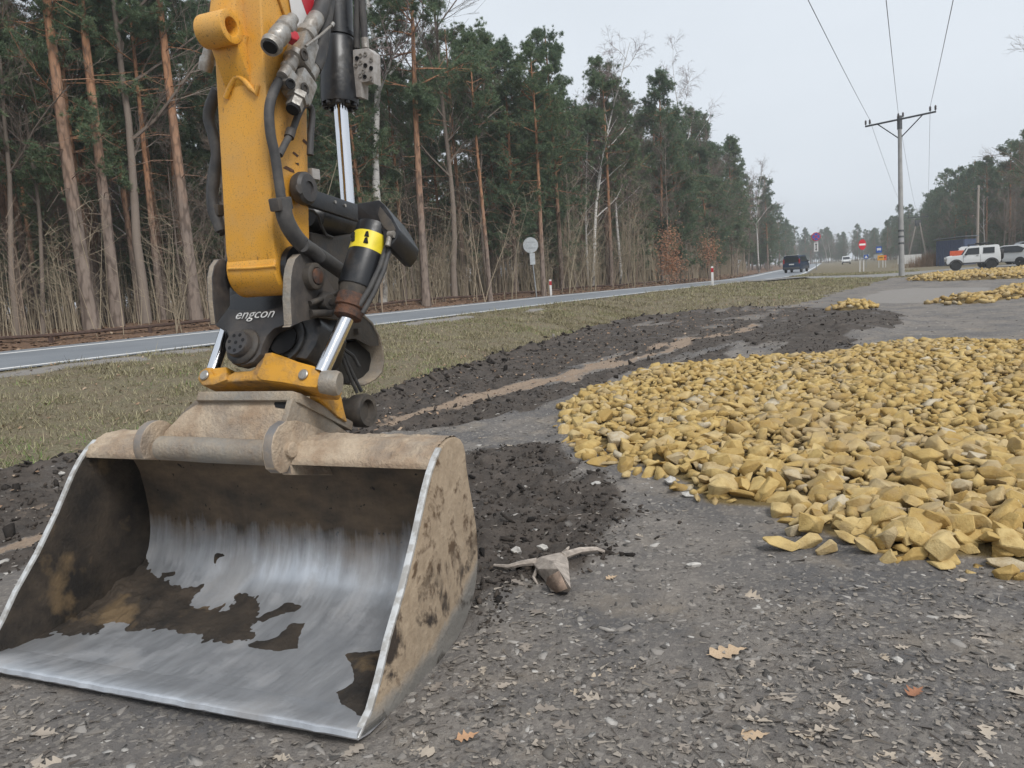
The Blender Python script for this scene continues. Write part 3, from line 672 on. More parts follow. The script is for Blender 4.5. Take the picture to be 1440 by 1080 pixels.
for sgn in (1, -1):
    mb = MB(); u0 = sgn*BW; pts = [Vector((u0, b, z)) for b, z in SIDE_PR]; nn = len(pts)
    P = pts; Q = [p-Vector((sgn*.024, 0, 0)) for p in pts]
    mb.v = [tuple(p) for p in P+Q]
    mb.f = [tuple(range(nn)), tuple(range(2*nn-1, nn-1, -1))]; mb.mi = [0, 1]
    for i in range(nn):
        mb.f.append((i, (i+1) % nn, nn+(i+1) % nn, nn+i)); mb.mi.append(2 if i < 10 else 0)
    me = mb.mesh('side_plate', 0.005, True, R_(30))
    link('side_plate', me, bucket, [M['side'], M['mud'] if sgn < 0 else M['steel'], M['edge']])
    # thin worn strip along the front edge, with welded wear bar low on the outside of the cheek
    st = MB(); ed = [Vector((u0+sgn*.002, b-.004, z+.004)) for b, z in SIDE_PR[:11]]
    for i in range(len(ed)-1):
        d = (ed[i+1]-ed[i]).normalized(); nr = Vector((0, -d.z, d.y))
        w = Vector((-sgn*.026, 0, 0)); st.prism([ed[i], ed[i]+w, ed[i]+w-nr*.012, ed[i]-nr*.012], ed[i+1]-ed[i]+d*.0015)
    part(st, 'edge_strip', M['edge'], bucket, 0.0015)
def caked(name, prof, u0, u1, amp, mat, seed, nu=150, npf=34):
    """panel with an uneven crust of dried earth"""
    I = resample(prof, npf); tan = np.gradient(I, axis=0); tan /= np.linalg.norm(tan, axis=1)[:, None]
    nrm = np.stack([-tan[:, 1], tan[:, 0]], -1); us = np.linspace(u0, u1, nu)
    U, K = np.meshgrid(us, np.arange(npf), indexing='ij'); B = I[K, 0]; Z = I[K, 1]
    t = np.linspace(0, 1, npf)[K]*2.2
    h = amp*(fbm(U*9+seed, t*9, 5)-0.42+1.1*np.clip(fbm(U*26+seed, t*22, 4)-.5, 0, 1))*np.clip(np.minimum(K, npf-1-K)/4, 0, 1)
    V = np.stack([U, B+nrm[K, 0]*h, Z+nrm[K, 1]*h], -1).reshape(-1, 3)
    i = np.arange(nu-1)[:, None]*npf; k = np.arange(npf-1)[None, :]
    Fq = np.stack([i+k, i+k+1, i+npf+k+1, i+npf+k], -1).reshape(-1, 4)
    return link(name, np_mesh(name, V, Fq, True), bucket, mat)
TOPP = [(.668, .772), (.668, .792), (.70, .822), (.75, .848), (.80, .862), (.86, .866), (.905, .855), (.94, .83), (.952, .80), (.955, .70)]
caked('top_beam', TOPP, -BW+.02, BW-.015, 0.022, M['sandy'], 2.0)
mb = MB(); mb.prism([(-BW+.03, b, z) for b, z in [(.672, .771), (.80, .757), (.93, .705), (.945, .78), (.80, .845)]], (2*BW-.06, 0, 0)); part(mb, 'beam_core', M['sandy2'], bucket, 0)
# earth stuck inside the bucket
def mud():
    A = [(-70, 920), (97, 893), (170, 884), (253, 881), (258, 894), (311, 900), (365, 894), (350, 884), (369, 853), (367, 833), (340, 836), (321, 846), (292, 860), (277, 843), (287, 824), (262, 831), (243, 824), (221, 819), (213, 800), (208, 780), (188, 776), (170, 740), (150, 690), (-70, 690)]
    B = [(360, 870), (384, 858), (403, 846), (425, 852), (415, 862), (395, 866), (370, 875)]
    Cc = [(350, 907), (389, 897), (410, 876), (430, 876), (418, 897), (420, 911), (389, 915)]
    D = [(486, 920), (545, 909), (520, 1012), (500, 1011), (481, 994), (474, 974), (496, 960), (496, 940)]
    E = [(298, 790), (304, 776), (318, 774), (316, 782), (306, 786), (304, 800)]; Fp = [(228, 806), (247, 803), (245, 809), (230, 812)]
    I = resample(INNER[:14], 110); nu = 330; us = np.linspace(-BW+.012, BW-.012, nu)
    tan = np.gradient(I, axis=0); tan /= np.linalg.norm(tan, axis=1)[:, None]; nrm = np.stack([-tan[:, 1], tan[:, 0]], -1)
    U, K = np.meshgrid(us, np.arange(len(I)), indexing='ij')
    X = np.array([to_px((u, I[k, 0], I[k, 1])) for u in us for k in range(len(I))]).reshape(nu, len(I), 2)
    px = X[..., 0]; py = X[..., 1]
    wob = (fbm(U*9, K*0.11, 5)-.5)*34+(fbm(U*40, K*0.5, 3)-.5)*12
    hh = np.full(U.shape, -0.02)
    dA = polydist(px, py, A)+wob
    pile = 0.012+0.05*sstep(20, 150, dA)*fbm(U*5+3, K*.08, 4)+0.16*sstep(-.45, -.95, U)*np.exp(-((K-62)/26.)**2)
    hh = np.maximum(hh, np.where(dA > -6, np.minimum(dA*0.0012, pile), -.02))
    for poly, mx in ((B, .006), (Cc, .006), (D, .016), (E, .006), (Fp, .005)):
        d = polydist(px, py, poly)+wob*0.3; hh = np.maximum(hh, np.minimum(d*0.0011, mx))
    hh = hh+np.where(hh > 0.002, (fbm(U*30, K*.45, 4)-.5)*np.clip(hh, 0, .03)*0.9, 0)
    V = np.stack([U, I[K, 0]+nrm[K, 0]*hh, I[K, 1]+nrm[K, 1]*hh], -1).reshape(-1, 3)
    n = len(I); i = np.arange(nu-1)[:, None]*n; k = np.arange(n-1)[None, :]
    Fq = np.stack([i+k, i+n+k, i+n+k+1, i+k+1], -1).reshape(-1, 4)
    keep = (hh.ravel()[Fq] > -0.004).any(1)
    o = link('stuck_earth', np_mesh('stuck_earth', V, Fq[keep], True), bucket, M['mud'])
    o['label'] = 'dark damp earth stuck inside the bucket'
mud()
# bucket hooks on the beam (hung on the coupler bar)
def ear_lathe(u, b, z, r, th): return MB().lathe((u, b, z), (1, 0, 0), [(0, r-.008), (.006, r), (th-.006, r), (th, r-.008)], 40)
le = MB(); c0 = LB(226, 625, .66); c0.x -= .052
pts = []
for k in range(20):
    a = R_(205)-k*R_(230)/19; pts.append(c0+Vector((0, .112*math.cos(a), .112*math.sin(a))))
pts += [c0+Vector((0, .17, -.06)), c0+Vector((0, .17, -.02-.06))]
le.prism(pts, (.052, 0, 0), 0, None, 1); part(le, 'hook_ear', [M['sandy'], M['ear_edge']], bucket, 0.006)
re_ = MB(); out = [(384, 645), (383, 628), (386, 612), (393, 600), (404, 592), (418, 591), (436, 596), (456, 606), (474, 617), (480, 630), (470, 668), (411, 668), (409, 652), (404, 664), (395, 666), (388, 660)]
re_.prism([LU(x, y, .275) for x, y in out], (-.055, 0, 0), 0, None, 1); part(re_, 'hook_ear', [M['sandy'], M['ear_edge']], bucket, 0.006)
# ---------------- quick coupler
FPL = lambda x, y: lpx(x, y, (0, .755, 1.05), Vector((0, -.87, .5)).normalized())
mb = MB(); mb.prism([FPL(*p) for p in [(288, 558), (413, 558), (408, 580), (398, 602), (385, 628), (222, 628), (232, 606), (258, 580), (278, 567)]], (0, .30, -.10))
coupler = part(mb, 'quick_coupler', M['sandy'], ROOT, 0.008)
mb = MB(); mb.prism([TP(-.262, -.01, 0), TP(.262, -.01, 0), TP(.285, .03, 0), TP(.285, .46, 0), TP(-.285, .46, 0), TP(-.285, .03, 0)], TZ*-.045); part(mb, 'top_plate', M['sandy2'], coupler, 0.008)
mb = MB(); mb.prism([LU(x, y, .272) for x, y in [(412, 560), (432, 566), (494, 612), (492, 622), (474, 618), (440, 602), (402, 596)]], (-.03, 0, 0)); part(mb, 'side_flange', M['sandy2'], coupler, 0.004)
mb = MB(); mb.prism([LB(x, y, .80) for x, y in [(282, 556), (292, 560), (264, 588), (238, 612), (230, 612), (256, 580)]], (0, .25, -.08)); part(mb, 'side_flange', M['sandy2'], coupler, 0.004)
mb = MB(); bq0 = LB(232, 630, .61); bq1 = LB(380, 637, .61); mb.lathe(bq0, bq1-bq0, [(-.02, .054), (.25, .0565), (.45, .055), ((bq1-bq0).length, .055)], 32); part(mb, 'front_bar', M['sandy2'], coupler, 0)
mb = MB(); mb.lathe((.27, .665, .838), (1, 0, 0), [(-.02, .034), (.022, .034), (.026, .03)], 24); part(mb, 'pin', M['sandy'], coupler, 0)
mb = MB(); mb.prism([FPL(*p)-Vector((0, .0025, -.0015)) for p in [(389, 562), (404, 562), (404, 573), (400, 575), (388, 573), (386, 568)]], (0, .004, -.001)); part(mb, 'slot', M['hole'], coupler, 0.0)
# ---------------- tilt frame (yellow casting)
mb = MB(); mb.prism([LT(x, y, .0) for x, y in [(277, 533), (280, 522), (290, 516), (303, 517), (318, 515), (319, 528), (330, 522), (352, 521), (358, 516), (370, 496), (382, 495), (400, 501), (418, 508), (440, 514), (449, 522), (452, 535), (447, 546), (430, 545), (400, 540), (360, 535), (320, 537), (300, 541), (283, 542)]], TY*.17)
tilt = part(mb, 'tilt_frame', M['frame_yellow'], ROOT, 0.012, seg=3)
mb = MB(); mb.prism([LT(x, y, -.012) for x, y in [(278, 532), (284, 521), (296, 518), (300, 528), (318, 522), (319, 534), (300, 541), (284, 542)]], TY*.06); part(mb, 'boss', M['frame_yellow'], tilt, 0.012)
mb = MB(); mb.prism([LT(x, y, -.012) for x, y in [(360, 528), (372, 500), (384, 499), (420, 511), (441, 517), (449, 525), (450, 538), (444, 545), (430, 544), (398, 538), (366, 534)]], TY*.05); part(mb, 'rib', M['frame_yellow'], tilt, 0.010)
for x, y in ((288, 528), (427, 527)):
    p = LT(x, y, -.014); mb = MB().lathe(p, -TY, [(0, .024), (.006, .024), (.010, .020)], 20); part(mb, 'pin', M['zinc'], tilt, 0)
mb = MB(); mb.prism([LU(x, y, .30) for x, y in [(452, 545), (462, 540), (475, 546), (481, 560), (484, 575), (489, 594), (476, 586), (462, 573), (450, 562)]], (-.06, 0, 0)); part(mb, 'rear_arm', M['frame_yellow'], tilt, 0.008)
mb = MB(); mb.lathe(LU(500, 578, .26), (1, 0, 0.05), [(-.10, .060), (-.02, .066), (0, .080), (.06, .085), (.075, .078), (.075, .055), (.045, .048)], 36); knob = part(mb, 'rear_flange', M['black_dirty'], tilt, 0)
mb = MB(); mb.lathe(LT(462, 538, .03), TX+TY*.3, [(-.03, .05), (.03, .056), (.05, .05)], 28); part(mb, 'boss', M['sandy2'], tilt, 0)
# ---------------- tiltrotator body
mb = MB(); mb.prism([LT(x, y, .05) for x, y in [(306, 425), (330, 412), (400, 412), (440, 425), (452, 455), (444, 485), (430, 505), (395, 500), (360, 505), (330, 500), (318, 468), (308, 460)]], TY*.22)
rot = part(mb, 'tiltrotator', M['black'], ROOT, 0.012)
mb = MB(); mb.prism([LT(x, y, -.03) for x, y in [(303, 428), (322, 434), (345, 436), (372, 436), (398, 431), (404, 455), (396, 458), (385, 462), (376, 471), (369, 485), (366, 498), (356, 509), (340, 514), (326, 511), (320, 500), (322, 485), (324, 475), (318, 465), (309, 461), (303, 458)]], TY*.05)
front = part(mb, 'front_plate', M['grey_plate'], rot, 0.006)
dc = LT(343, 488, -.03)
mb = MB(); mb.lathe(dc, -TY, [(-.01, .088), (.012, .086), (.02, .078), (.024, .066)], 40); part(mb, 'flange_ring', M['black_dirty'], rot, 0)
mb = MB(); mb.lathe(dc-TY*.024, -TY, [(0, .062), (.026, .060), (.032, .056)], 40); part(mb, 'bolt_disc', M['grey_plate'], rot, 0)
for k in range(8):
    a = k*math.pi/3.5+.3; rr = .038 if k < 7 else 0.0
    p = dc-TY*.0562+TX*rr*math.cos(a)+TZ*rr*math.sin(a)
    mb = MB().lathe(p, -TY, [(0, .0085), (.0012, .0085)], 12); part(mb, 'bolt_hole', M['hole'], rot, 0)
mb = MB()
for rr, d in ((.105, 0), (.09, .03), (.075, .05)): mb.lathe(LT(399, 478, .045), -TY, [(-d-.02, rr+.012), (-d+.012, rr+.012), (-d+.012, rr), (-d-.02, rr-.004)], 40)
part(mb, 'worm_housing', M['black'], rot, 0)
mb = MB().lathe(LT(399, 478, .04), -TY, [(0, .07), (.006, .07)], 32); part(mb, 'bore', M['hole'], rot, 0)
def ear(px, u, th, name, mat): return part(MB().prism([LU(x, y, u) for x, y in px], (-th, 0, 0), 0, None, 1), name, [mat, M['sandy2']], rot, 0.005)
ear([(411, 457), (409, 420), (410, 390), (412, 376), (416, 364), (423, 357), (432, 356), (442, 363), (453, 377), (463, 396), (474, 415), (487, 428), (480, 450), (450, 446), (425, 452), (408, 460)], .29, .045, 'pin_ear', M['grey_plate'])
ear([(304, 457), (300, 420), (299, 390), (302, 374), (309, 364), (316, 364), (321, 374), (323, 390), (324, 430)], -.10, .035, 'pin_ear', M['grey_plate'])
pc = LU(437, 389, .29)
mb = MB().lathe(pc, (1, 0, 0), [(0, .062), (.03, .06), (.036, .052), (.036, .040), (.03, .038)], 36); part(mb, 'pin_boss', M['black_dirty'], rot, 0)
mb = MB().lathe(pc+Vector((.028, 0, 0)), (1, 0, 0), [(0, .036), (.012, .036), (.016, .03)], 28); part(mb, 'pin', M['rust'], rot, 0)
mb = MB().lathe(LU(455, 425, .29), (1, -.3, 0), [(0, .05), (.03, .046), (.05, .034), (.052, .016), (.058, .014)], 28); part(mb, 'side_cover', M['black_dirty'], rot, 0)
mb = MB().cyl(LU(437, 441, .30), LU(466, 440, .33), .017, 16); part(mb, 'grease_pipe', M['black_dirty'], rot, 0)
mb = MB().cyl(LU(436, 427, .30), LU(474, 412, .33), .014, 16); part(mb, 'grease_pipe', M['black_dirty'], rot, 0)
# rear hood: curved guard behind the rotator
hp = [(487, 440), (500, 436), (512, 442), (524, 453), (533, 470), (539, 490), (541, 508), (538, 524), (529, 534), (512, 543), (498, 550), (484, 548), (478, 520), (480, 480)]
mb = MB(); A = [LU(x, y, .28) for x, y in hp]; B = [p+Vector((-.36, .03, .02)) for p in A]; n = len(hp)
mb.v = [tuple(p) for p in A+B]
for i in range(9): mb.f.append((i, i+1, n+i+1, n+i)); mb.mi.append(0)
mb.f.append(tuple(range(n, 2*n))); mb.mi.append(0)
hood = link('rotator_hood', mb.mesh('rotator_hood', 0, True, R_(40)), ROOT, M['sandy2'])
so = hood.modifiers.new('solid', 'SOLIDIFY'); so.thickness = .012
mb = MB(); mb.prism([LU(x, y, .275) for x, y in [(487, 441), (500, 438), (512, 444), (523, 455), (531, 471), (533, 486), (520, 487), (500, 476), (486, 478)]], (-.01, 0, 0)); part(mb, 'hood_cheek', M['black_dirty'], hood, 0.002)
mb = MB(); mb.prism([LU(x, y, .20) for x, y in [(462, 490), (500, 478), (526, 500), (528, 522), (500, 540), (478, 538)]], (-.18, 0, 0)); part(mb, 'motor_block', M['black'], hood, 0.01)
mb = MB(); mb.prism([LU(x, y, .25) for x, y in [(462, 503), (478, 512), (474, 535), (459, 524)]], (-.03, 0, 0)); part(mb, 'data_plate', M['grey_plate'], hood, 0.003)
for (x, y) in ((506, 440), (502, 466)):
    mb = MB().box(LU(x, y, .285), (.035, .03, .03)); part(mb, 'bracket', M['black_dirty'], hood, 0.004)
for pts in ([(474, 487), (480, 500), (490, 525), (502, 552)], [(478, 485), (486, 505), (498, 530), (508, 550)], [(482, 490), (496, 500), (505, 515)]):
    mb = MB().tube([LU(x, y, .27) for x, y in pts], .009, 8); part(mb, 'hose', M['rubber'], hood, 0)
# ---------------- tilt cylinders
def barrel(p0, p1, prof, mat, name, parent, sides=36):
    d = Vector(p1)-Vector(p0); L = d.length
    return part(MB().lathe(p0, d, [(t*L, r) for t, r in prof], sides), name, mat, parent, 0)
p0 = LT(529, 318, .05); p1 = LT(489, 445, .05)
tc1 = barrel(p0, p1, [(0, .060), (.02, .084), (.06, .087), (.68, .087), (.70, .085)], M['black'], 'tilt_cylinder', ROOT)
d = p1-p0
barrel(p0+d*.14, p0+d*.33, [(0, .0878), (1, .0878)], M['label_yellow'], 'warning_label', tc1)
for k, (sx, sz) in enumerate([(-.045, .19), (-.035, .24), (.03, .2), (.035, .27)]):     # small black pictograms on the yellow band
    c = p0+d*sz+(-TY)*.075+TX*sx; mb = MB().prism([c+TX*-.010+TZ*-.012, c+TX*.010+TZ*-.012, c+TX*.004+TZ*.014, c+TX*-.006+TZ*.012], -TY*.012); part(mb, 'pictogram', M['hole'], tc1, 0)
barrel(p0+d*.78, p1+d*.02, [(0, .070), (.1, .074), (.55, .073), (.6, .064), (.95, .062), (1, .05)], M['rust'], 'collar', tc1)
barrel(p0+d*.69, p0+d*.80, [(0, .080), (.5, .076), (1, .068)], M['black_dirty'], 'gland', tc1)
barrel(p1-d*.02, LT(452, 524, .02), [(0, .0335), (1, .0335)], M['chrome'], 'rod', tc1)
tc2 = barrel(LT(335, 415, .16), LT(322, 452, .13), [(0, .055), (1, .055)], M['black'], 'tilt_cylinder', ROOT)
barrel(LT(324, 448, .10), LT(299, 524, .05), [(0, .032), (1, .032)], M['chrome'], 'rod', tc2)
# cap over the cylinder head
mb = MB(); mb.prism([LT(x, y, .0) for x, y in [(502, 286), (533, 281), (541, 288), (552, 305), (561, 322), (558, 335), (549, 347), (540, 346), (538, 325), (524, 312), (503, 309)]], TY*.20); cap = part(mb, 'cylinder_guard', M['black'], ROOT, 0.006)
mb = MB(); mb.prism([LT(x, y, -.006) for x, y in [(534, 290), (549, 308), (556, 322), (553, 332), (538, 318), (531, 302)]], TY*.01); part(mb, 'guard_recess', M['black_dirty'], cap, 0.002)
mb = MB().cyl(LT(549, 328, -.01), LT(545, 346, -.005), .012, 14).lathe(LT(549, 330, -.01), TX, [(-.01, .016), (.02, .016)], 12); part(mb, 'hose_fitting', M['zinc'], cap, 0)
for pts, r in (([(544, 346), (535, 375), (521, 405), (505, 430)], .014), ([(548, 350), (540, 380), (526, 412), (510, 440)], .011)):
    mb = MB().tube([LT(x, y, .03) for x, y in pts], r, 10); part(mb, 'hose', M['rubber'], cap, 0)
# ---------------- stick (arm)
zs = [1.58, 1.70, 2.0, 2.4, 2.75, 3.1, 3.5]
def armsec(z):
    t = (z-1.64)/1.06; uL = -.073+.075*t; uR = .194+.064*t
    return uL, uR, .80-.0*t, 1.055+.05*t
mb = MB(); secs = []
for z in zs:
    uL, uR, bf, br = armsec(z)
    if z < 1.6: br = 1.0; bf = .82
    secs.append([(uL, bf, z), (uR, bf, z), (uR, br, z), (uL, br, z)])
mb.v = [p for s in secs for p in s]
for i in range(len(zs)-1):
    for k in range(4): mb.f.append((i*4+k, i*4+(k+1) % 4, i*4+4+(k+1) % 4, i*4+4+k))
mb.f += [(3, 2, 1, 0), tuple(len(zs)*4-4+k for k in range(4))]; mb.mi = [0]*len(mb.f)
stick = part(mb, 'stick', M['paint'], ROOT, 0.010, label='ochre yellow painted excavator stick', seg=3)
mb = MB().lathe((-.078, .918, 1.615), (1, 0, 0), [(0, .112), (.006, .119), (.264, .119), (.270, .112)], 44); part(mb, 'boss', M['paint'], stick, 0)
mb = MB(); mb.tube([LB(x, y, .797) for x, y in [(321, 378), (354, 377), (388, 374)]], .007, 8); part(mb, 'weld_bead', M['paint'], stick, 0)
for u in (-.105, .205):
    mb = MB().lathe((u, .918, 1.615), (1, 0, 0), [(0, .098), (.03, .098)], 36); part(mb, 'seal_ring', M['black'], stick, 0)
# front lug with pin hole
lc = LB(326, 37, .71)
mb = MB(); seg = []
NL = 28
def lug_ring(r, h):
    return [lc+Vector((h, r*math.cos(2*math.pi*k/NL), r*math.sin(2*math.pi*k/NL))) for k in range(NL)]
ro, ri = .068, .037
A, B, Cn, Dn = lug_ring(ro, .0), lug_ring(ri, .0), lug_ring(ro, -.14), lug_ring(ri, -.14)
mb.v = [tuple(p) for p in A+B+Cn+Dn]
for k in range(NL):
    k2 = (k+1) % NL
    mb.f += [(k, k2, NL+k2, NL+k), (2*NL+k2, 2*NL+k, 3*NL+k, 3*NL+k2), (k2, k, 2*NL+k, 2*NL+k2), (NL+k, NL+k2, 3*NL+k2, 3*NL+k)]
mb.mi = [0]*len(mb.f); part(mb, 'lifting_lug', M['paint'], stick, 0.006)
mb = MB(); mb.prism([Vector((lc.x-.005, .805, lc.z+.26)), Vector((lc.x-.005, lc.y+.03, lc.z+.06)), Vector((lc.x-.005, lc.y+.038, lc.z+.0)), Vector((lc.x-.005, lc.y+.03, lc.z-.06)), Vector((lc.x-.005, .805, lc.z-.22))], (-.14, 0, 0)); part(mb, 'lug_web', M['paint'], stick, 0.01)
def bead(px, r, name='weld_bead'):
    mb = MB().tube([LB(x, y, .796) for x, y in px], r, 10); part(mb, name, M['paint'], stick, 0)
bead([(294, 32), (300, 48), (318, 72), (328, 88), (334, 91), (339, 86), (341, 72), (345, 50)], .016)
bead([(318, 138), (324, 122), (331, 110), (337, 108), (343, 112), (352, 124), (361, 131), (362, 120)], .013)
# side face: reinforcing plate, warning stripes, wear marks
sf = lambda x, y, e=.0: lpx(x, y, (.194+e, .9, 1.64), Vector((1, 0, -.0604)).normalized())
mb = MB(); mb.prism([sf(x, y, .002) for x, y in [(376, -40), (404, -40), (408, 18), (404, 25), (398, 22)]], (.012, 0, 0)); part(mb, 'doubler_plate', M['paint'], stick, 0.003)
mb = MB(); mb.prism([sf(x, y, .02) for x, y in [(400, -40), (446, -40), (440, 34), (424, 42), (412, 34)]], (.004, 0, 0)); wp = part(mb, 'warning_plate', M['white_paint'], stick, 0.001)
mb = MB(); mb.prism([sf(x, y, .0245) for x, y in [(416, -40), (445, -40), (440, 18), (436, 26), (431, 20), (424, 0)]], (.001, 0, 0)); part(mb, 'warning_stripe', M['red_paint'], stick, 0.0)
for pts in ([(398, 236), (408, 241), (414, 243), (413, 239), (402, 233)], [(411, 215), (418, 221), (420, 219), (413, 213)], [(425, 198), (431, 204), (432, 200), (427, 195)], [(415, 229), (420, 233), (420, 229)], [(419, 250), (427, 256), (428, 252)]):
    mb = MB().prism([sf(x, y, .001) for x, y in pts], (.0012, 0, 0)); part(mb, 'paint_chip', M['rust'], stick, 0)
mb = MB().box(sf(434, 245, -.03)+Vector((0, .02, 0)), (.06, .06, .05)); part(mb, 'hose_bracket', M['cast'], stick, 0.005)
# lettering on the front plate
def lettering():
    cu = bpy.data.curves.new('lettering', 'FONT'); cu.body = 'engcon'; cu.size = 1; cu.extrude = 0.0; cu.shear = 0.28; cu.space_character = 1.02; cu.offset = 0.003
    tmp = bpy.data.objects.new('lettering_tmp', cu); COL.objects.link(tmp)
    dg = bpy.context.evaluated_depsgraph_get(); me = bpy.data.meshes.new_from_object(tmp.evaluated_get(dg)); bpy.data.objects.remove(tmp)
    bm = bmesh.new(); bm.from_mesh(me); xs = [v.co.x for v in bm.verts]; w = max(xs)-min(xs); x0 = min(xs)
    a = LT(331, 449, -.0335); b = LT(385, 446, -.0335); ex = (b-a); sc = ex.length/w; ex.normalize(); ez = (TZ-ex*TZ.dot(ex)).normalized()
    for v in bm.verts: v.co = a+ex*((v.co.x-x0)*sc)+ez*(v.co.y*sc*0.9)
    r = bmesh.ops.extrude_face_region(bm, geom=list(bm.faces)); bmesh.ops.translate(bm, verts=[g for g in r['geom'] if isinstance(g, bmesh.types.BMVert)], vec=-TY*.0015)
    bmesh.ops.recalc_face_normals(bm, faces=bm.faces); bm.to_mesh(me); bm.free()
    link('lettering', me, rot, M['letter'])
lettering()
# ---------------- bucket cylinder and links
def cylpt(x, y): return LU(x, y, .10)
a0 = cylpt(474, 0); a1 = cylpt(478, 150); d = (a1-a0).normalized()
bc = part(MB().lathe(a0-d*.75, d, [(0, .078), (.75, .078), (.92, .079), (.925, .087), (.945, .087), (.95, .08)], 40), 'bucket_cylinder', M['black'], ROOT, 0)
Lb = (a1-a0).length
part(MB().lathe(a0+d*(Lb*.36), d, [(0, .080), (.02, .092), (Lb*.27, .093), (Lb*.30, .097), (Lb*.58, .098), (Lb*.62, .094)], 40), 'gland', M['black'], bc, 0)
for k in range(10):
    a = 2*math.pi*k/10; e1 = d.orthogonal().normalized(); e2 = d.cross(e1); p = a1-d*.012+(e1*math.cos(a)+e2*math.sin(a))*.078
    part(MB().lathe(p, d, [(0, .015), (.016, .015), (.02, .011)], 8), 'bolt', M['black'], bc, 0)
part(MB().lathe(a1-d*.05, cylpt(489, 292)-a1, [(0, .0365), ((cylpt(489, 292)-a1).length+.10, .0365)], 32), 'rod', M['chrome'], bc, 0)
mb = MB(); mb.prism([LB(x, y, 1.58) for x, y in [(496, 70), (517, 67), (525, 74), (526, 118), (520, 114), (508, 116), (508, 137), (497, 136)]], (0, .07, 0)); vb = part(mb, 'valve_block', M['cast'], bc, 0.004)
rb = random.Random(4)
for (x, y) in ((507, 78), (514, 76), (501, 92), (507, 88), (511, 100), (507, 106), (514, 92), (502, 82), (513, 108), (522, 84), (522, 96), (522, 110)):
    p = LB(x, y, 1.579); part(MB().lathe(p, (0, -1, 0), [(-.002, .011), (.004, .011), (.004, .006), (.0, .005)], 12), 'port_plug', M['zinc'] if rb.random() < .5 else M['hole'], bc, 0)
for pts in ([(502, 68), (502, 40), (503, 0), (502, -60)], [(513, 64), (512, 40), (509, 0), (508, -60)]):
    part(MB().tube([LB(x, y, 1.61) for x, y in pts], .018, 12), 'hose', M['rubber'], bc, 0)
part(MB().lathe(LB(514, 68, 1.61), (0, 0, -1), [(-.05, .02), (0, .02)], 14), 'hose_fitting', M['zinc'], bc, 0)
mb = MB(); mb.prism([LU(x, y, .23) for x, y in [(424, 258), (440, 266), (505, 288), (507, 312), (438, 290), (418, 280)]], (-.03, 0, 0)); la = part(mb, 'link_arm', M['black'], ROOT, 0.006)
part(MB().lathe(LU(420, 266, .23), (1, 0, 0), [(0, .066), (.02, .074), (.045, .072), (.058, .060), (.06, .030), (.052, .028)], 40), 'pin_cap', M['grey_plate'], la, 0)
part(MB().lathe(LU(420, 266, .285), (1, 0, 0), [(0, .022), (.006, .02)], 20), 'pin', M['grey_plate'], la, 0)
for x, y in ((471, 284), (485, 289)): part(MB().lathe(LU(x, y, .23), (1, 0, 0), [(0, .008), (.005, .008)], 10), 'bolt', M['zinc'], la, 0)
mb = MB(); q0 = LU(432, 304, .05); q1 = LU(506, 318, .05); mb.lathe(q0, q1-q0, [(0, .05), (.03, .08), ((q1-q0).length*.5, .085), ((q1-q0).length*.55, .092), ((q1-q0).length*.6, .085), ((q1-q0).length, .085)], 36); bl = part(mb, 'bucket_link', M['black'], ROOT, 0)
mb = MB(); mb.prism([LU(x, y, .12) for x, y in [(436, 325), (470, 333), (505, 326), (498, 380), (480, 425), (462, 432), (450, 392), (440, 358)]], (-.24, 0, 0)); part(mb, 'link_casting', M['black_dirty'], bl, 0.02, seg=3)
part(MB().tube([LU(x, y, .13) for x, y in [(432, 294), (440, 296), (448, 304), (452, 318), (458, 330), (468, 334)]], .007, 8), 'grease_line', M['rubber'], bl, 0)
# ---------------- hoses and couplings on the arm
def hose(pts, r, u, name='hose', mat='rubber', parent=ROOT, fn=None):
    P = [(fn or LU)(x, y, u) for x, y in pts]; Q = []
    for i in range(len(P)-1):
        p_1 = P[max(i-1, 0)]; p2 = P[min(i+2, len(P)-1)]
        for k in range(6):
            t = k/6.; Q.append(0.5*((2*P[i])+(P[i+1]-p_1)*t+(2*p_1-5*P[i]+4*P[i+1]-p2)*t*t+(3*P[i]-p_1-3*P[i+1]+p2)*t**3))
    Q.append(P[-1]); return part(MB().tube(Q, r, 12), name, M[mat], parent, 0)
h1 = hose([(401, 104), (388, 122), (379, 150), (380, 185), (387, 220), (393, 262), (396, 284)], .021, .275)
hose([(396, 280), (401, 306), (412, 328), (428, 346), (452, 362), (482, 383)], .036, .29)
hose([(427, 345), (440, 352), (450, 364)], .030, .31)
part(MB().box(LU(395, 287, .285), (.05, .10, .055), Matrix.Rotation(R_(8), 3, 'X')), 'clamp', M['grey_plate'], h1, 0.008)
hose([(393, 218), (402, 200), (411, 184), (420, 160), (428, 148), (436, 150), (439, 162), (437, 190), (436, 218)], .015, .27)
part(MB().lathe(LU(408, 188, .27), (0, .3, .5), [(-.02, .022), (.02, .022)], 14), 'clamp', M['grey_plate'], h1, 0)
hose([(306, 126), (296, 150), (294, 168), (300, 190), (305, 215), (302, 245), (299, 275), (303, 300), (311, 325)], .026, .88, fn=LB)
hose([(303, 220), (297, 255), (297, 290), (305, 315), (314, 328)], .02, .94, fn=LB)
part(MB().box(LB(305, 296, .88), (.05, .04, .05)), 'clamp', M['black_dirty'], h1, 0.005)
mb = MB().lathe(LB(292, 84, .88), Vector((.5, 0, 1)), [(-.05, .03), (0, .034), (.01, .028), (.09, .028)], 20); part(mb, 'hydraulic_coupling', M['zinc'], ROOT, 0)
def fit(p0, p1, prof, name, mat, parent=None, u=.30, sides=20):
    a = LU(*p0, u); b = LU(*p1, u); L = (b-a).length
    return part(MB().lathe(a, b-a, [(t*L, r) for t, r in prof], sides), name, M[mat], parent or ROOT, 0)
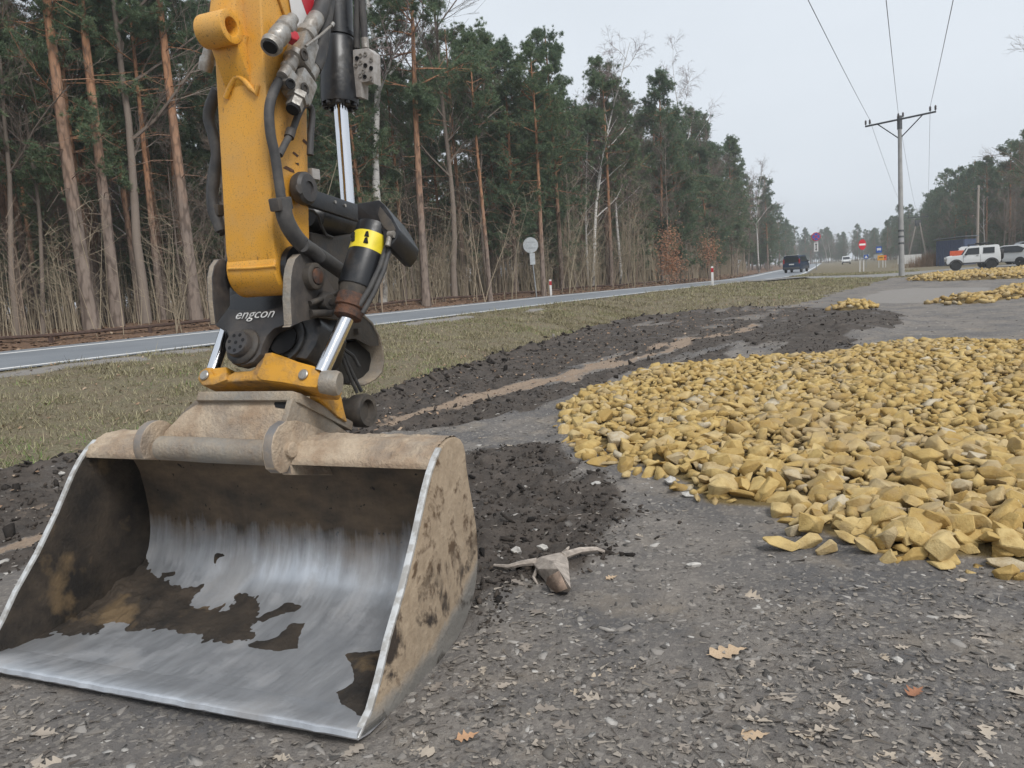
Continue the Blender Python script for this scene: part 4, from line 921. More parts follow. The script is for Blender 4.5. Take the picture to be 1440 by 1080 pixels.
c1 = fit((379, 67), (412, 26), [(0, .018), (.01, .040), (.12, .046), (.16, .040), (.2, .038), (.30, .040), (.33, .043), (.5, .043), (.53, .036), (.57, .036), (.6, .042), (.78, .042), (.8, .028), (1, .026)], 'hydraulic_coupling', 'zinc', u=.33)
fit((380.5, 65), (379.5, 67), [(0, .030), (1, .030)], 'coupling_bore', 'hole', c1, u=.336)
c2 = fit((424, 60), (447, 22), [(0, .024), (.15, .03), (.2, .046), (.38, .046), (.42, .034), (.5, .034), (.55, .038), (.9, .038), (1, .03)], 'hydraulic_coupling', 'zinc', u=.31)
hose([(446, 24), (452, 10), (460, -30)], .036, .31, parent=ROOT)
def hexblock(x, y, s, u, ang): return MB().box(LU(x, y, u), s, Matrix.Rotation(ang, 3, 'X'))
mb = hexblock(424, 74, (.09, .10, .15), .30, R_(-30)); mb.box(LU(430, 62, .30), (.07, .07, .10), Matrix.Rotation(R_(-30), 3, 'X')); v1 = part(mb, 'valve_body', M['zinc'], ROOT, 0.012)
part(MB().lathe(LU(411, 53, .35), (1, -.4, .2), [(-.02, .024), (.02, .024), (.024, .02)], 6), 'red_cap', M['red_paint'], v1, 0.003)
part(MB().lathe(LU(427, 77, .345), (1, 0, 0), [(0, .026), (.006, .026), (.007, .016), (.001, .014)], 18), 'port_plug', M['black_dirty'], v1, 0)
fit((416, 78), (397, 108), [(0, .045), (.2, .045), (.24, .032), (.35, .028), (.42, .032), (.55, .03), (.6, .034), (.66, .026), (1, .026)], 'hose_fitting', 'zinc', v1, u=.30)
part(MB().tube([LU(430, 65, .36), LU(450, 50, .36), LU(467, 35, .36)], .006, 8), 'lever', M['zinc'], v1, 0)
part(MB().lathe(LU(467, 35, .36), (0, .5, .5), [(-.012, .010), (.012, .010)], 10), 'lever_knob', M['zinc'], v1, 0)
mb = hexblock(421, 124, (.09, .11, .13), .30, R_(-35)); mb.box(LU(410, 118, .30), (.06, .10, .07), Matrix.Rotation(R_(-35), 3, 'X')); v2 = part(mb, 'valve_body', M['zinc'], ROOT, 0.014)
part(MB().lathe(LU(408, 118, .335), (1, -.5, 0), [(0, .022), (.006, .022), (.007, .015), (.001, .013)], 18), 'port_plug', M['hole'], v2, 0)
part(MB().lathe(LU(428, 125, .348), (1, 0, 0), [(0, .026), (.006, .026), (.007, .016), (.001, .014)], 18), 'port_plug', M['black_dirty'], v2, 0)
fit((420, 134), (413, 152), [(0, .046), (.4, .046), (.45, .036), (1, .036)], 'hex_nut', 'zinc', v2, u=.32, sides=6)
fit((413, 151), (411, 155), [(0, .030), (1, .028)], 'coupling_bore', 'hole', v2, u=.32)
fit((428, 112), (440, 92), [(0, .028), (.15, .028), (.2, .042), (1, .04)], 'hose_fitting', 'zinc', v2, u=.28)
hose([(438, 96), (446, 76), (452, 40), (458, 0), (462, -40)], .044, .28)
# ------------------------------------------------------------------ yellow crushed stone
def rock_mesh(seed, flat=0.65, npts=15, bevel=0.05):
    r = random.Random(seed); bm = bmesh.new()
    sx, sy, sz = r.uniform(.8, 1.2), r.uniform(.62, .95), r.uniform(.45, .75)*flat/.65
    for i in range(npts):
        v = Vector((r.gauss(0, 1), r.gauss(0, 1), r.gauss(0, 1))).normalized()*r.uniform(.82, 1.05)
        m = max(abs(v.x), abs(v.y), abs(v.z)); v = v*(0.72+0.28*(0.75/m if m > .75 else 1))
        bm.verts.new((v.x*sx, v.y*sy, v.z*sz))
    bmesh.ops.convex_hull(bm, input=bm.verts)
    bmesh.ops.delete(bm, geom=[v for v in bm.verts if not v.link_faces], context='VERTS')
    bmesh.ops.dissolve_limit(bm, angle_limit=R_(14), verts=bm.verts, edges=bm.edges)
    if bevel > 0: bmesh.ops.bevel(bm, geom=list(bm.edges), offset=bevel, segments=1, profile=0.5, affect='EDGES', clamp_overlap=True)
    bmesh.ops.triangulate(bm, faces=bm.faces)
    s = 0.5/max(max(abs(c) for c in v.co) for v in bm.verts)
    for v in bm.verts: v.co *= s
    me = bpy.data.meshes.new('stone'); bm.to_mesh(me); bm.free(); return me
ROCK_FINE = [rock_mesh(100+i, r_, 14, .04) for i, r_ in enumerate([.65, .8, .5, .7, .6, .9, .65, .55, .75, .7, .6, .8, .5, .65])]
ROCK_LOW = [rock_mesh(200+i, .65, 11, 0.0) for i in range(14)]
for me in ROCK_FINE: me.materials.append(M['stone']); smooth(me, R_(24))
def arrays(me):
    v = np.zeros(len(me.vertices)*3); me.vertices.foreach_get('co', v); f = np.zeros(len(me.polygons)*3, int); me.polygons.foreach_get('vertices', f)
    return v.reshape(-1, 3), f.reshape(-1, 3)
LOWA = [arrays(m) for m in ROCK_LOW]
def scatter_mesh(name, items, mat, lib, sm=False):
    """items: list of (x,y,z,size,rotmatrix 3x3 np,rnd)"""
    Vs = []; Fs = []; Rn = []; off = 0
    for (x, y, z, s, Rm, rnd, k) in items:
        v, f = lib[k % len(lib)]; s3 = np.asarray(s)
        w = (v*s3)@Rm.T+np.array([x, y, z]); Vs.append(w); Fs.append(f+off); Rn.append(np.full(len(v), rnd)); off += len(v)
    me = np_mesh(name, np.concatenate(Vs), np.concatenate(Fs), sm); set_attr(me, 'rnd', np.concatenate(Rn))
    return link(name, me, None, mat)
def rotm(r, tilt=0.5):
    a = r.uniform(0, 2*math.pi); b = r.gauss(0, tilt); c = r.gauss(0, tilt)
    return np.array(Matrix.Rotation(b, 3, 'X') @ Matrix.Rotation(c, 3, 'Y') @ Matrix.Rotation(a, 3, 'Z'))
def stones():
    r = random.Random(11); cand = []
    # main spread: jittered grid, density falls with distance
    xs = [p[0] for p in YEL]; ys = [p[1] for p in YEL]
    y = min(ys)
    while y < max(ys):
        sp = 0.076+0.003*max(0, y-4)
        x = min(xs)
        while x < max(xs):
            cand.append((x+r.uniform(-.5, .5)*sp, y+r.uniform(-.5, .5)*sp, sp)); x += sp
        y += sp*0.9
    A = np.array(cand); d = polydist(A[:, 0], A[:, 1], YEL)+(fbm(A[:, 0]*1.6, A[:, 1]*1.6, 3)-.5)*0.35
    keep = d > 0.0; A = A[keep]; d = d[keep]
    zg, _ = ground_z(A[:, 0], A[:, 1])
    it = []
    for (x, y, sp), dd, z0 in zip(A, d, zg):
        if dd < .12 and r.random() < .35: continue
        # only what a step to either side of the camera could see
        if x > 1.15*y+2.5: continue
        s = min(.19, max(.055, r.lognormvariate(math.log(.105), .30)))
        if dd < .3: s *= 1.12
        h = .075*sstep(0, .5, dd)+.045*(fbm(np.array([x*1.1]), np.array([y*1.1]), 3)[0]-.35)*sstep(.2, .8, dd)
        z = z0-.02+s*.17+h*r.uniform(.75, 1.0)
        it.append((x, y, float(z), s))
    # a few strays by the edge
    for px, py, s in ((1098, 766, .15), (1135, 762, .12), (790, 600, .10), (781, 596, .07), (880, 668, .10), (948, 688, .11), (1134, 744, .17), (1180, 744, .12), (1240, 775, .15), (1160, 770, .12), (1275, 770, .16), (1325, 784, .19), (1300, 745, .15), (1345, 760, .16), (1390, 775, .16), (1420, 782, .16), (1005, 700, .1), (1120, 745, .11), (1255, 745, .15), (1215, 680, .18), (1190, 760, .12), (1220, 775, .12)):
        p = gz(px, py, .03); it.append((p.x, p.y, zat(p.x, p.y)+s*.26+(0.02 if s > .15 else 0), s))
    it.sort(key=lambda q: q[3]/math.hypot(q[0], q[1])*-1)
    vis = [q for q in it if -0.6 < q[0]/q[1] < .72]
    top = vis[:300]; ids = set(map(id, top)); rest = [q for q in it if id(q) not in ids]
    for q in top:
        o = bpy.data.objects.new('stone', r.choice(ROCK_FINE)); COL.objects.link(o)
        o.location = q[:3]; o.rotation_euler = (r.gauss(0, .35), r.gauss(0, .35), r.uniform(0, 6.28)); f = q[3]
        o.scale = (f*r.uniform(1.05, 1.45), f*r.uniform(.9, 1.15), f*r.uniform(.8, 1.1))
        rim = polydist(np.array([q[0]]), np.array([q[1]]), YEL)[0] < .3
        tag(o, 'angular yellow stone on the outer rim of the spread, touching bare grey earth' if rim else 'angular yellow ochre stone packed inside the front part of the stone spread', 'stone', 'yellow stones on the rim of the spread' if rim else 'large yellow stones inside the spread')
    items = []
    for x, y, z, s in rest:
        items.append((x, y, z, (s*r.uniform(1.05, 1.45), s*r.uniform(.9, 1.1), s*r.uniform(.75, 1.0)), rotm(r, .34), r.random(), r.randrange(14)))
    tag(scatter_mesh('crushed_stone', items, M['stone_stuff'], LOWA), 'spread of yellow crushed stone covering the yard', 'gravel', None, 'stuff')
    for poly, lab, dens in ((YEL2, 'small strip of yellow stone behind the dark earth heap', 26), (YEL3, 'tongue of yellow stone beside the pale paved patch', 22), (YEL4, 'long bank of yellow stone in front of the parked cars', 14)):
        it2 = []; P = np.array(poly); ar = (P[:, 0].max()-P[:, 0].min())*(P[:, 1].max()-P[:, 1].min())
        N = int(min(5200, ar*dens)); X = np.array([r.uniform(P[:, 0].min(), P[:, 0].max()) for _ in range(N)]); Y = np.array([r.uniform(P[:, 1].min(), P[:, 1].max()) for _ in range(N)])
        dd = polydist(X, Y, poly); k = dd > 0; X, Y, dd = X[k], Y[k], dd[k]; Z, _ = ground_z(X, Y)
        for x, y, z, d_ in zip(X, Y, Z, dd):
            s = r.uniform(.14, .3); it2.append((x, y, z+s*.2+.10*sstep(0, .6, d_), (s*1.2, s, s), rotm(r, .4), r.random(), r.randrange(14)))
        tag(scatter_mesh('crushed_stone', it2, M['stone_stuff'], LOWA), lab, 'gravel', None, 'stuff')
stones()
# ------------------------------------------------------------------ clods, pebbles, forest debris on the earth
def disc_area(r, n, xr, yr):
    return np.array([r.uniform(*xr) for _ in range(n)]), np.array([r.uniform(*yr) for _ in range(n)])
def polar_pts(r, n, r0, r1, a0=-40, a1=40):
    L = [(math.exp(r.uniform(math.log(r0), math.log(r1))), R_(r.uniform(a0, a1))) for _ in range(n)]
    return np.array([q*math.sin(a) for q, a in L]), np.array([q*math.cos(a) for q, a in L])
def in_bucket(X, Y):
    c, s = math.cos(-EX_RZ), math.sin(-EX_RZ); dx = X-EX_O.x; dy = Y-EX_O.y
    u = dx*c-dy*s; b = dx*s+dy*c
    return (np.abs(u) < BW+.02) & (b > -.03) & (b < 1.03)
def clod_fine(r):
    X, Y = polar_pts(r, 30000, 3.0, 20); m = masks(X, Y)
    return X, Y, (m['dark'] > .3) & (m['yel'] < .1) & ~in_bucket(X, Y) & (m['n'] < -.5)
def litter():
    r = random.Random(21)
    X, Y = polar_pts(r, 34000, 3.0, 34); m = masks(X, Y); edge = np.exp(-((m['n']-m['e']+.2)/.3)**2)*(m['s'] < 28)
    p = np.clip(m['dark']*.42+edge, 0, 1)*(1-m['yel'])*(1-m['orange'])
    k = (np.array([r.random() for _ in X]) < p) & ~in_bucket(X, Y) & (m['n'] < -.5); X, Y, ed = X[k], Y[k], edge[k]; Z, _ = ground_z(X, Y); it = []
    for x, y, z, e in zip(X, Y, Z, ed):
        s = r.lognormvariate(math.log(.019), .55)*(1+0.055*math.hypot(x, y))*(1+e*.9); s = min(s, .13)
        it.append((x, y, z+s*.15, (s*1.3, s, s*.7), rotm(r, .6), r.random(), r.randrange(14)))
    for x, y, z in zip(*(lambda q: (q[0], q[1], ground_z(q[0], q[1])[0]))((lambda X, Y, k: (X[k], Y[k]))(*clod_fine(r)))):
        s = min(.05, r.lognormvariate(math.log(.011), .5)*(1+.05*math.hypot(x, y))); it.append((x, y, z+s*.1, (s*1.3, s, s*.8), rotm(r, .7), .35+.63*r.random(), r.randrange(14)))
    tag(scatter_mesh('soil_clods', it, M['clod'], LOWA), 'loose dark clods of dug earth', 'soil', None, 'stuff')
    X, Y = polar_pts(r, 22000, 1.6, 26); m = masks(X, Y)
    k = (m['yel'] < .1) & (m['grass'] < .2) & ~in_bucket(X, Y) & (np.array([r.random() for _ in X]) > m['dark']*.8) & (m['n'] < -.5)
    X, Y = X[k], Y[k]; Z, _ = ground_z(X, Y); it = []
    for x, y, z in zip(X, Y, Z):
        s = r.lognormvariate(math.log(.017), .55)*(1+.07*math.hypot(x, y)); s = min(s, .09)
        it.append((x, y, z-s*.06, (s*1.3, s, s*.4), rotm(r, .15), r.random()**1.2, r.randrange(14)))
    tag(scatter_mesh('pebbles', it, M['pebble'], LOWA), 'small grey pebbles trodden into the earth', 'pebbles', None, 'stuff')
    # crumbled leaf bits, chips and pine needles
    V = []; Fc = []; Rn = []; off = 0
    X, Y = polar_pts(r, 24000, 1.5, 16); m = masks(X, Y); cl = fbm(X*1.6, Y*1.6, 4)
    k = (m['yel'] < .1) & (m['grass'] < .5) & ~in_bucket(X, Y) & (np.array([r.random() for _ in X]) < np.clip((cl-.42)*7, .05, 1)*(1-.75*m['dark']))
    X, Y = X[k], Y[k]; Z, _ = ground_z(X, Y)
    for x, y, z in zip(X, Y, Z):
        a = r.uniform(0, 6.28); ca, sa = math.cos(a), math.sin(a)
        if r.random() < .22:     # needle / straw
            L = r.uniform(.01, .035); w = .0007+.0003*math.hypot(x, y)/2; loc = [(-L, -w, 0), (L, -w, r.uniform(0, .012)), (L, w, 0), (-L, w, r.uniform(0, .004))]
        else:
            s = r.lognormvariate(math.log(.0068), .6)*(1+.03*math.hypot(x, y)); s = min(s, .012); loc = [(-s*r.uniform(.4, 1.6), -s*r.uniform(-.1, .7), r.uniform(0, .5)*s), (s*r.uniform(-.2, 1.1), -s*r.uniform(.3, 1.2), r.uniform(0, .8)*s), (s*r.uniform(.4, 1.8), s*r.uniform(-.1, .8), r.uniform(0, .8)*s), (-s*r.uniform(-.2, .9), s*r.uniform(.3, 1.3), r.uniform(0, .7)*s)]
        for (u, v, h) in loc: V.append((x+u*ca-v*sa, y+u*sa+v*ca, z+.004+h))
        Fc.append((off, off+1, off+2, off+3)); off += 4; Rn += [r.random()*.85]*4
    me = np_mesh('leaf_debris', np.array(V), np.array(Fc)); set_attr(me, 'rnd', Rn)
    tag(link('leaf_debris', me, None, M['debris']), 'crumbled leaves and pine needles trodden into the earth', 'leaf litter', None, 'stuff')
litter()
# ------------------------------------------------------------------ oak leaves
def oak_leaf(seed, curl=.12):
    r = random.Random(seed); n = 26; L = 1.0; up = []; dn = []
    for i in range(n+1):
        t = i/n; env = .34*math.sin(math.pi*min(1, t*1.02)**.75)*(1-.15*t); lob = 1+.42*math.cos(2*math.pi*(t*4.2+.1))
        w = max(.012, env*lob*.72) if .1 < t < .985 else (.014 if t <= .1 else .02)
        up.append((t-.5, w*(1+r.uniform(-.12, .12)))); dn.append((t-.5, -w*(1+r.uniform(-.12, .12))))
    V = []; F_ = []
    cu, cv, ph = r.uniform(-.5, 1)*curl*2, r.uniform(.2, 1)*curl*4, r.uniform(0, 6)
    def zz(x, y): return cu*(x*x)*1.2+cv*y*y*2.2+.02*math.sin(9*x+ph)+.03*math.sin(14*y+ph)*abs(y)*3
    for i in range(n+1):
        for (x, y) in (up[i], (up[i][0], up[i][1]*.5), (up[i][0], 0), (dn[i][0], dn[i][1]*.5), dn[i]): V.append((x, y, zz(x, y)-(0.006 if y == 0 else 0)))
    for i in range(n):
        for k in range(4): F_.append((i*5+k, i*5+k+1, i*5+5+k+1, i*5+5+k))
    zmin = min(v[2] for v in V); V = [(x, y, z-zmin) for x, y, z in V]
    me = np_mesh('oak_leaf', np.array(V), np.array(F_), True); return me
LEAVES = [oak_leaf(i, .05+.035*(i % 4)) for i in range(8)]
for m_ in LEAVES: m_.materials.append(M['leaf'])
def leaves():
    r = random.Random(31)
    X, Y = polar_pts(r, 2600, 1.7, 8.0); m = masks(X, Y); cl = fbm(X*1.6, Y*1.6, 4)
    k = (m['yel'] < .05) & (m['grass'] < .2) & ~in_bucket(X, Y) & (np.array([r.random() for _ in X]) < np.clip((cl-.46)*7, .012, .9)*(1-.85*m['dark']))
    X, Y = X[k][:230], Y[k][:230]; Z, _ = ground_z(X, Y)
    for x, y, z in zip(X, Y, Z):
        o = bpy.data.objects.new('oak_leaf', r.choice(LEAVES)); COL.objects.link(o); s = r.uniform(.035, .11)
        o.location = (x, y, z+r.uniform(-.006, .004)); o.scale = (s, s*r.uniform(.65, 1.15), s*r.uniform(.4, 1.3)); o.rotation_euler = (r.gauss(0, .1), r.gauss(0, .1), r.uniform(0, 6.28))
        nb = x < .55
        tag(o, 'faded grey brown oak leaf on the trodden earth beside the bucket' if nb else 'faded grey brown oak leaf on the trodden earth in front of the yellow stones', 'leaf', 'oak leaves beside the bucket' if nb else 'oak leaves before the yellow stones')
    def special(px, py, s, rz, mat, label, curl=.1, seed=50):
        p = gz(px, py); me = oak_leaf(seed, curl); me.materials.append(M[mat]); o = link('oak_leaf', me); o.location = (p.x, p.y, zat(p.x, p.y)+.006)
        o.scale = (s, s*1.05, s*.8); o.rotation_euler = (.05, -.06, rz); tag(o, label, 'leaf')
    special(1022, 921, .165, .15, 'tan_leaf', 'large pale tan oak leaf with ragged lobes, the biggest lying on the bare earth', .06, 51)
    special(1287, 977, .085, .5, 'rust_leaf', 'curled rust red leaf standing up from the earth', .30, 52)
    special(657, 1038, .085, .3, 'orange_leaf', 'flat orange brown oak leaf lying just in front of the bucket corner', .08, 53)
    special(1182, 986, .075, 2.0, 'leaf', 'star shaped grey leaf on the smooth dark patch of earth', .08, 54)
    special(1060, 1034, .10, -.1, 'tan_leaf', 'long curled tan leaf beside a rust brown fragment', .14, 55)
    special(860, 785+30, .07, .4, 'tan_leaf', 'cream coloured leaf near the splintered root', .12, 56)
leaves()
# splintered root and white scraps near the bucket
def root_wood():
    p = gz(780, 805); z = zat(p.x, p.y); root = empty('broken_root', (p.x, p.y, z), 0, 'splintered grey root with side arms lying beside the bucket', 'root')
    def loc(x, y, h): q = gz(x, y, z+h); return (q.x-p.x, q.y-p.y, h)
    r = random.Random(5); mb = MB()
    mb.v = [loc(748, 790, .03), loc(760, 783, .075), loc(795, 775, .07), loc(799, 790, .045), loc(803, 828, .05), loc(800, 833, .0), loc(775, 832, .0), loc(765, 815, .0), loc(756, 800, .05), loc(785, 800, .10), loc(778, 790, .09), loc(800, 780, .0), loc(745, 795, -.01)]
    mb.f = [(0, 1, 10, 8), (1, 2, 10), (2, 3, 9, 10), (3, 4, 9), (4, 5, 6, 9), (9, 6, 7, 8), (10, 9, 8), (3, 11, 5, 4), (0, 8, 7, 12)]; mb.mi = [0]*len(mb.f)
    bm_o = mb.obj('stump_piece', M['oldwood'], root, .004)
    mb = MB(); mb.v = [loc(769, 812, .065), loc(785, 803, .105), loc(797, 828, .05), loc(782, 834, .0), loc(768, 822, .03)]; mb.f = [(0, 1, 2, 3, 4)]; mb.mi = [0]; o = mb.obj('split_face', M['oldwood_brown'], root, 0)
    so = o.modifiers.new('s', 'SOLIDIFY'); so.thickness = .006; so.offset = 1
    for pts, rr in (([(790, 782, .06), (815, 774, .05), (838, 772, .03), (850, 776, .01)], .022), ([(755, 790, .04), (735, 792, .035), (715, 797, .02), (695, 795, .005)], .02), ([(792, 778, .06), (797, 773, .08), (800, 769, .085)], .012), ([(758, 795, .03), (750, 812, .01), (756, 822, .0)], .012)):
        P = [loc(*q) for q in pts]; MB().tube(P, [rr*(1-.6*i/(len(P)-1)) for i in range(len(P))], 7).obj('root_arm', M['oldwood'], root)
    return root
root_wood()
def scrap(px, py, s, label, name='scrap', cat='scrap', mat='scrap', seed=1, h=.3):
    r = random.Random(seed); p = gz(px, py); z = zat(p.x, p.y); n = 9; mb = MB()
    ring = [(s*math.cos(2*math.pi*k/n)*r.uniform(.6, 1.1), s*.6*math.sin(2*math.pi*k/n)*r.uniform(.6, 1.1), s*h*r.uniform(-.1, .5)) for k in range(n)]
    mb.v = ring+[(0, 0, s*h)]+[(x*.8, y*.8, -.01) for x, y, _ in ring]; mb.f = [(k, (k+1) % n, n) for k in range(n)]+[((k+1) % n, k, n+1+k, n+1+(k+1) % n) for k in range(n)]; mb.mi = [0]*len(mb.f)
    o = mb.obj(name, M[mat], None, 0, False); o.location = (p.x, p.y, z+.01); o.rotation_euler = (0, 0, r.uniform(0, 3)); tag(o, label, cat)
scrap(838, 682, .065, 'white scrap lying on the dark earth by the stone spread', seed=3)
scrap(726, 776, .05, 'white chip of stone half buried behind the splintered root', 'pale_stone', 'stone', seed=4, h=.6)
scrap(763, 765, .04, 'small cream pebble in the dark earth behind the splintered root', 'pale_stone', 'stone', seed=5, h=.6)
scrap(943, 682, .08, 'grey white flat stone at the edge of the yellow stones', 'pale_stone', 'stone', seed=6, h=.5)
scrap(970, 700, .08, 'pale grey slab of stone just outside the yellow stones', 'pale_stone', 'stone', seed=7, h=.3)
scrap(1262, 931, .03, 'smooth white pebble on the dark trodden earth', 'pale_stone', 'stone', seed=8, h=.5)
scrap(86, 666, .06, 'white leaf scrap below the turf edge', 'scrap', 'scrap', seed=9, h=.4)
scrap(976, 797, .04, 'round pale shard on the grey earth', 'pale_stone', 'stone', seed=10, h=.3)
# ------------------------------------------------------------------ grass verge
def grass():
    rng = np.random.RandomState(5); N = 560000
    # sample along the verge in road coordinates, denser close to the camera
    s = np.where(rng.rand(N) < .62, rng.uniform(-6, 24, N), rng.uniform(20, 75, N)); n = rng.uniform(-9.5, -.25, N)
    x, y = road_pt(s, n); m = masks(x, y); e = m['grass']
    clump = fbm(x*2.2, y*2.2, 4)
    k = (e > .45) & (rng.rand(N) < np.clip((clump-.30)*3, .2, 1)) & (side_dist(x, y) > 3.2)
    x, y, s, n, clump = x[k], y[k], s[k], n[k], clump[k]; z, _ = ground_z(x, y); N = len(x); D = np.hypot(x, y)
    L = rng.lognormal(math.log(.055), .45, N)*(.35+1.3*clump)*np.where(D > 25, 1.4, 1); w = (.0022+.0005*D*.55)
    a = rng.uniform(0, 2*np.pi, N); lean = rng.uniform(.6, 1.5, N)
    dx, dy = np.cos(a), np.sin(a); px_, py_ = -dy*w, dx*w
    tip = np.stack([x+dx*L*np.sin(lean), y+dy*L*np.sin(lean), z+L*np.cos(lean)+.005], -1)
    V = np.stack([np.stack([x-px_, y-py_, z-.008], -1), np.stack([x+px_, y+py_, z-.008], -1), tip], 1).reshape(-1, 3)
    Fc = np.arange(3*N).reshape(-1, 3)
    green = np.clip((fbm(x*.7+4, y*.7+2, 4)-.40)*4, 0, 1)
    lush = np.exp(-((x+1.1)**2+(y-12.9)**2)/.35)+np.exp(-((x+2.0)**2+(y-11.6)**2)/.3)+np.exp(-((x+4.2)**2+(y-8.3)**2)/.8)+np.exp(-((x+5.2)**2+(y-7.4)**2)/.4)
    rn = np.clip(rng.rand(N)*.70+green*rng.rand(N)*.44+np.clip(lush, 0, 1)*rng.rand(N)*.7, 0, 1)
    me = np_mesh('grass', V, Fc); set_attr(me, 'rnd', np.repeat(rn, 3))
    tag(link('grass', me, None, M['grass']), 'short dry winter grass on the road verge', 'grass', None, 'stuff')
    # dead leaves lying in the grass and a thick drift of them under the forest edge
    V = []; Fc = []; Rn = []; r = random.Random(8)
    sA = np.concatenate([rng.uniform(-8, 30, 3200), rng.uniform(-20, 120, 22000)]); nA = np.concatenate([rng.uniform(-8, -.4, 3200), 6.5+rng.exponential(4.0, 22000)])
    X, Y = road_pt(sA, nA); Z, _ = ground_z(X, Y); D = np.hypot(X, Y)
    off = 0
    for i in range(len(X)):
        q = (.018 if i < 3200 else .04)*r.uniform(.6, 1.5)*(1+.012*D[i]); a = r.uniform(0, 6.28); ca, sa = math.cos(a)*q, math.sin(a)*q; t = r.uniform(-.5, .5)*q; h = .02 if i < 3200 else .012
        for u, v in ((-1, -.5), (1, -.6), (.9, .6), (-1, .5)): V.append((X[i]+u*ca-v*sa, Y[i]+u*sa+v*ca, Z[i]+h+u*t+v*t*.6))
        Fc.append((off, off+1, off+2, off+3)); off += 4; Rn += [r.random() if i > 3200 else .6+.4*r.random()]*4
    me = np_mesh('fallen_leaves', np.array(V), np.array(Fc)); set_attr(me, 'rnd', Rn)
    tag(link('fallen_leaves', me, None, M['litter']), 'brown fallen leaves drifted under the forest edge', 'leaf litter', None, 'stuff')
grass()
# ------------------------------------------------------------------ trees (prototypes share mesh data between copies)
def ortho(t):
    a = t.orthogonal().normalized(); return a, t.cross(a)
def pine(seed, H, cb, r0, spread, tufts=1500, dead=16):
    """returns (trunk mesh, crown mesh); cb = crown base fraction"""
    r = random.Random(seed); W = MB(); n = 16; ax = []
    ph, am = r.uniform(0, 6.28), r.uniform(.06, .22)
    for i in range(n+1):
        t = i/n; ax.append(Vector((am*math.sin(t*3.1+ph)*t, am*math.cos(t*2.7+ph*1.3)*t, H*t)))
    W.tube(ax, [r0*(1.22 if i == 0 else 1)*(1-.80*(i/n)**1.05) for i in range(n+1)], 10)
    def at(t): k = min(n-1, int(t*n)); return ax[k].lerp(ax[k+1], t*n-k)
    tips = []
    def branch(p, d, L, rad, lev):
        m = 5; pts = [p]; q = Vector(p); dd = Vector(d)
        for i in range(m):
            dd = (dd+Vector((r.gauss(0, .13), r.gauss(0, .13), r.gauss(.02, .09)))).normalized(); q = q+dd*(L/m); pts.append(q.copy())
        W.tube(pts, [rad*(1-.8*i/m) for i in range(m+1)], 4 if lev == 0 else 3, False)
        if lev == 0:
            for i in range(2, m+1):
                for s in range(r.choice((1, 2, 2))):
                    a, b = ortho((pts[i]-pts[i-1]).normalized()); ph2 = r.uniform(0, 6.28)
                    sd = ((pts[i]-pts[i-1]).normalized()*.7+(a*math.cos(ph2)+b*math.sin(ph2))*.75+Vector((0, 0, .12))).normalized()
                    branch(pts[i], sd, L*r.uniform(.28, .5), rad*.45, 1)
            tips.append((pts[-1], dd))
        else:
            for i in (2, 3, 4, 5): tips.append((pts[i]+Vector((r.gauss(0, .07), r.gauss(0, .07), r.gauss(0, .05))), dd))
    z = cb
    while z < .985:
        rel = (z-cb)/(1-cb)
        L = (spread*(math.sin(math.pi*min(1, rel*.78+.20)))**.8 if cb > .45 else spread*(.22+.95*(1-rel)**.8))*r.uniform(.65, 1.2)*(1 if rel > .12 else r.uniform(.4, 1))
        for k in range(r.choice((2, 3, 3, 4))):
            a = r.uniform(0, 6.28); up = r.uniform(-.18, .35)+.5*rel
            branch(at(z), Vector((math.cos(a), math.sin(a), up)).normalized(), L*r.uniform(.7, 1.15), .018+.028*(1-rel), 0)
        z += r.uniform(.028, .05)*14/H*(1 if cb > .4 else .8)
    tips.append((ax[-1], Vector((0, 0, 1))))
    for i in range(dead):
        z = r.uniform(.14, cb); a = r.uniform(0, 6.28); L = r.uniform(.3, 1.6); p = at(z); d = Vector((math.cos(a), math.sin(a), r.uniform(-.35, .3)))
        pts = [p, p+d*L*.5, p+d*L+Vector((0, 0, r.uniform(-.25, .1)))]; W.tube(pts, [.016, .01, .004], 3, False)
        if L > .7:
            for s in range(3): q = pts[1].lerp(pts[2], r.random()); W.tube([q, q+Vector((r.gauss(0, .3), r.gauss(0, .3), r.gauss(0, .2)))], [.006, .003], 3, False)
    trunk = W.mesh('trunk', 0, True, R_(60))
    # needles: tufts of thin triangles
    rng = np.random.RandomState(seed); idx = rng.randint(0, len(tips), tufts); nn = 26
    P = np.array([tips[i][0] for i in idx])+rng.normal(0, .09, (tufts, 3)); D = np.array([tips[i][1] for i in idx])
    P = np.repeat(P, nn, 0); D = np.repeat(D, nn, 0)
    v = rng.normal(0, 1, P.shape)+D*0.7+np.array([0, 0, .35]); v /= np.linalg.norm(v, axis=1)[:, None]
    L = rng.uniform(.10, .19, len(P))[:, None]; side = np.cross(v, rng.normal(0, 1, P.shape)); side /= np.linalg.norm(side, axis=1)[:, None]+1e-9
    P = P+v*.02; w = .0125
    V = np.stack([P-side*w, P+side*w, P+v*L], 1).reshape(-1, 3); Fc = np.arange(len(V)).reshape(-1, 3)
    tr = np.clip(rng.rand(tufts)*.75+.25*rng.rand(tufts), 0, 1); crown = np_mesh('crown', V, Fc); set_attr(crown, 'rnd', np.repeat(np.clip(np.repeat(tr, nn)+rng.normal(0, .1, len(P)), 0, 1), 3))
    trunk.materials.append(M['pine_bark']); crown.materials.append(M['needles']); return trunk, crown
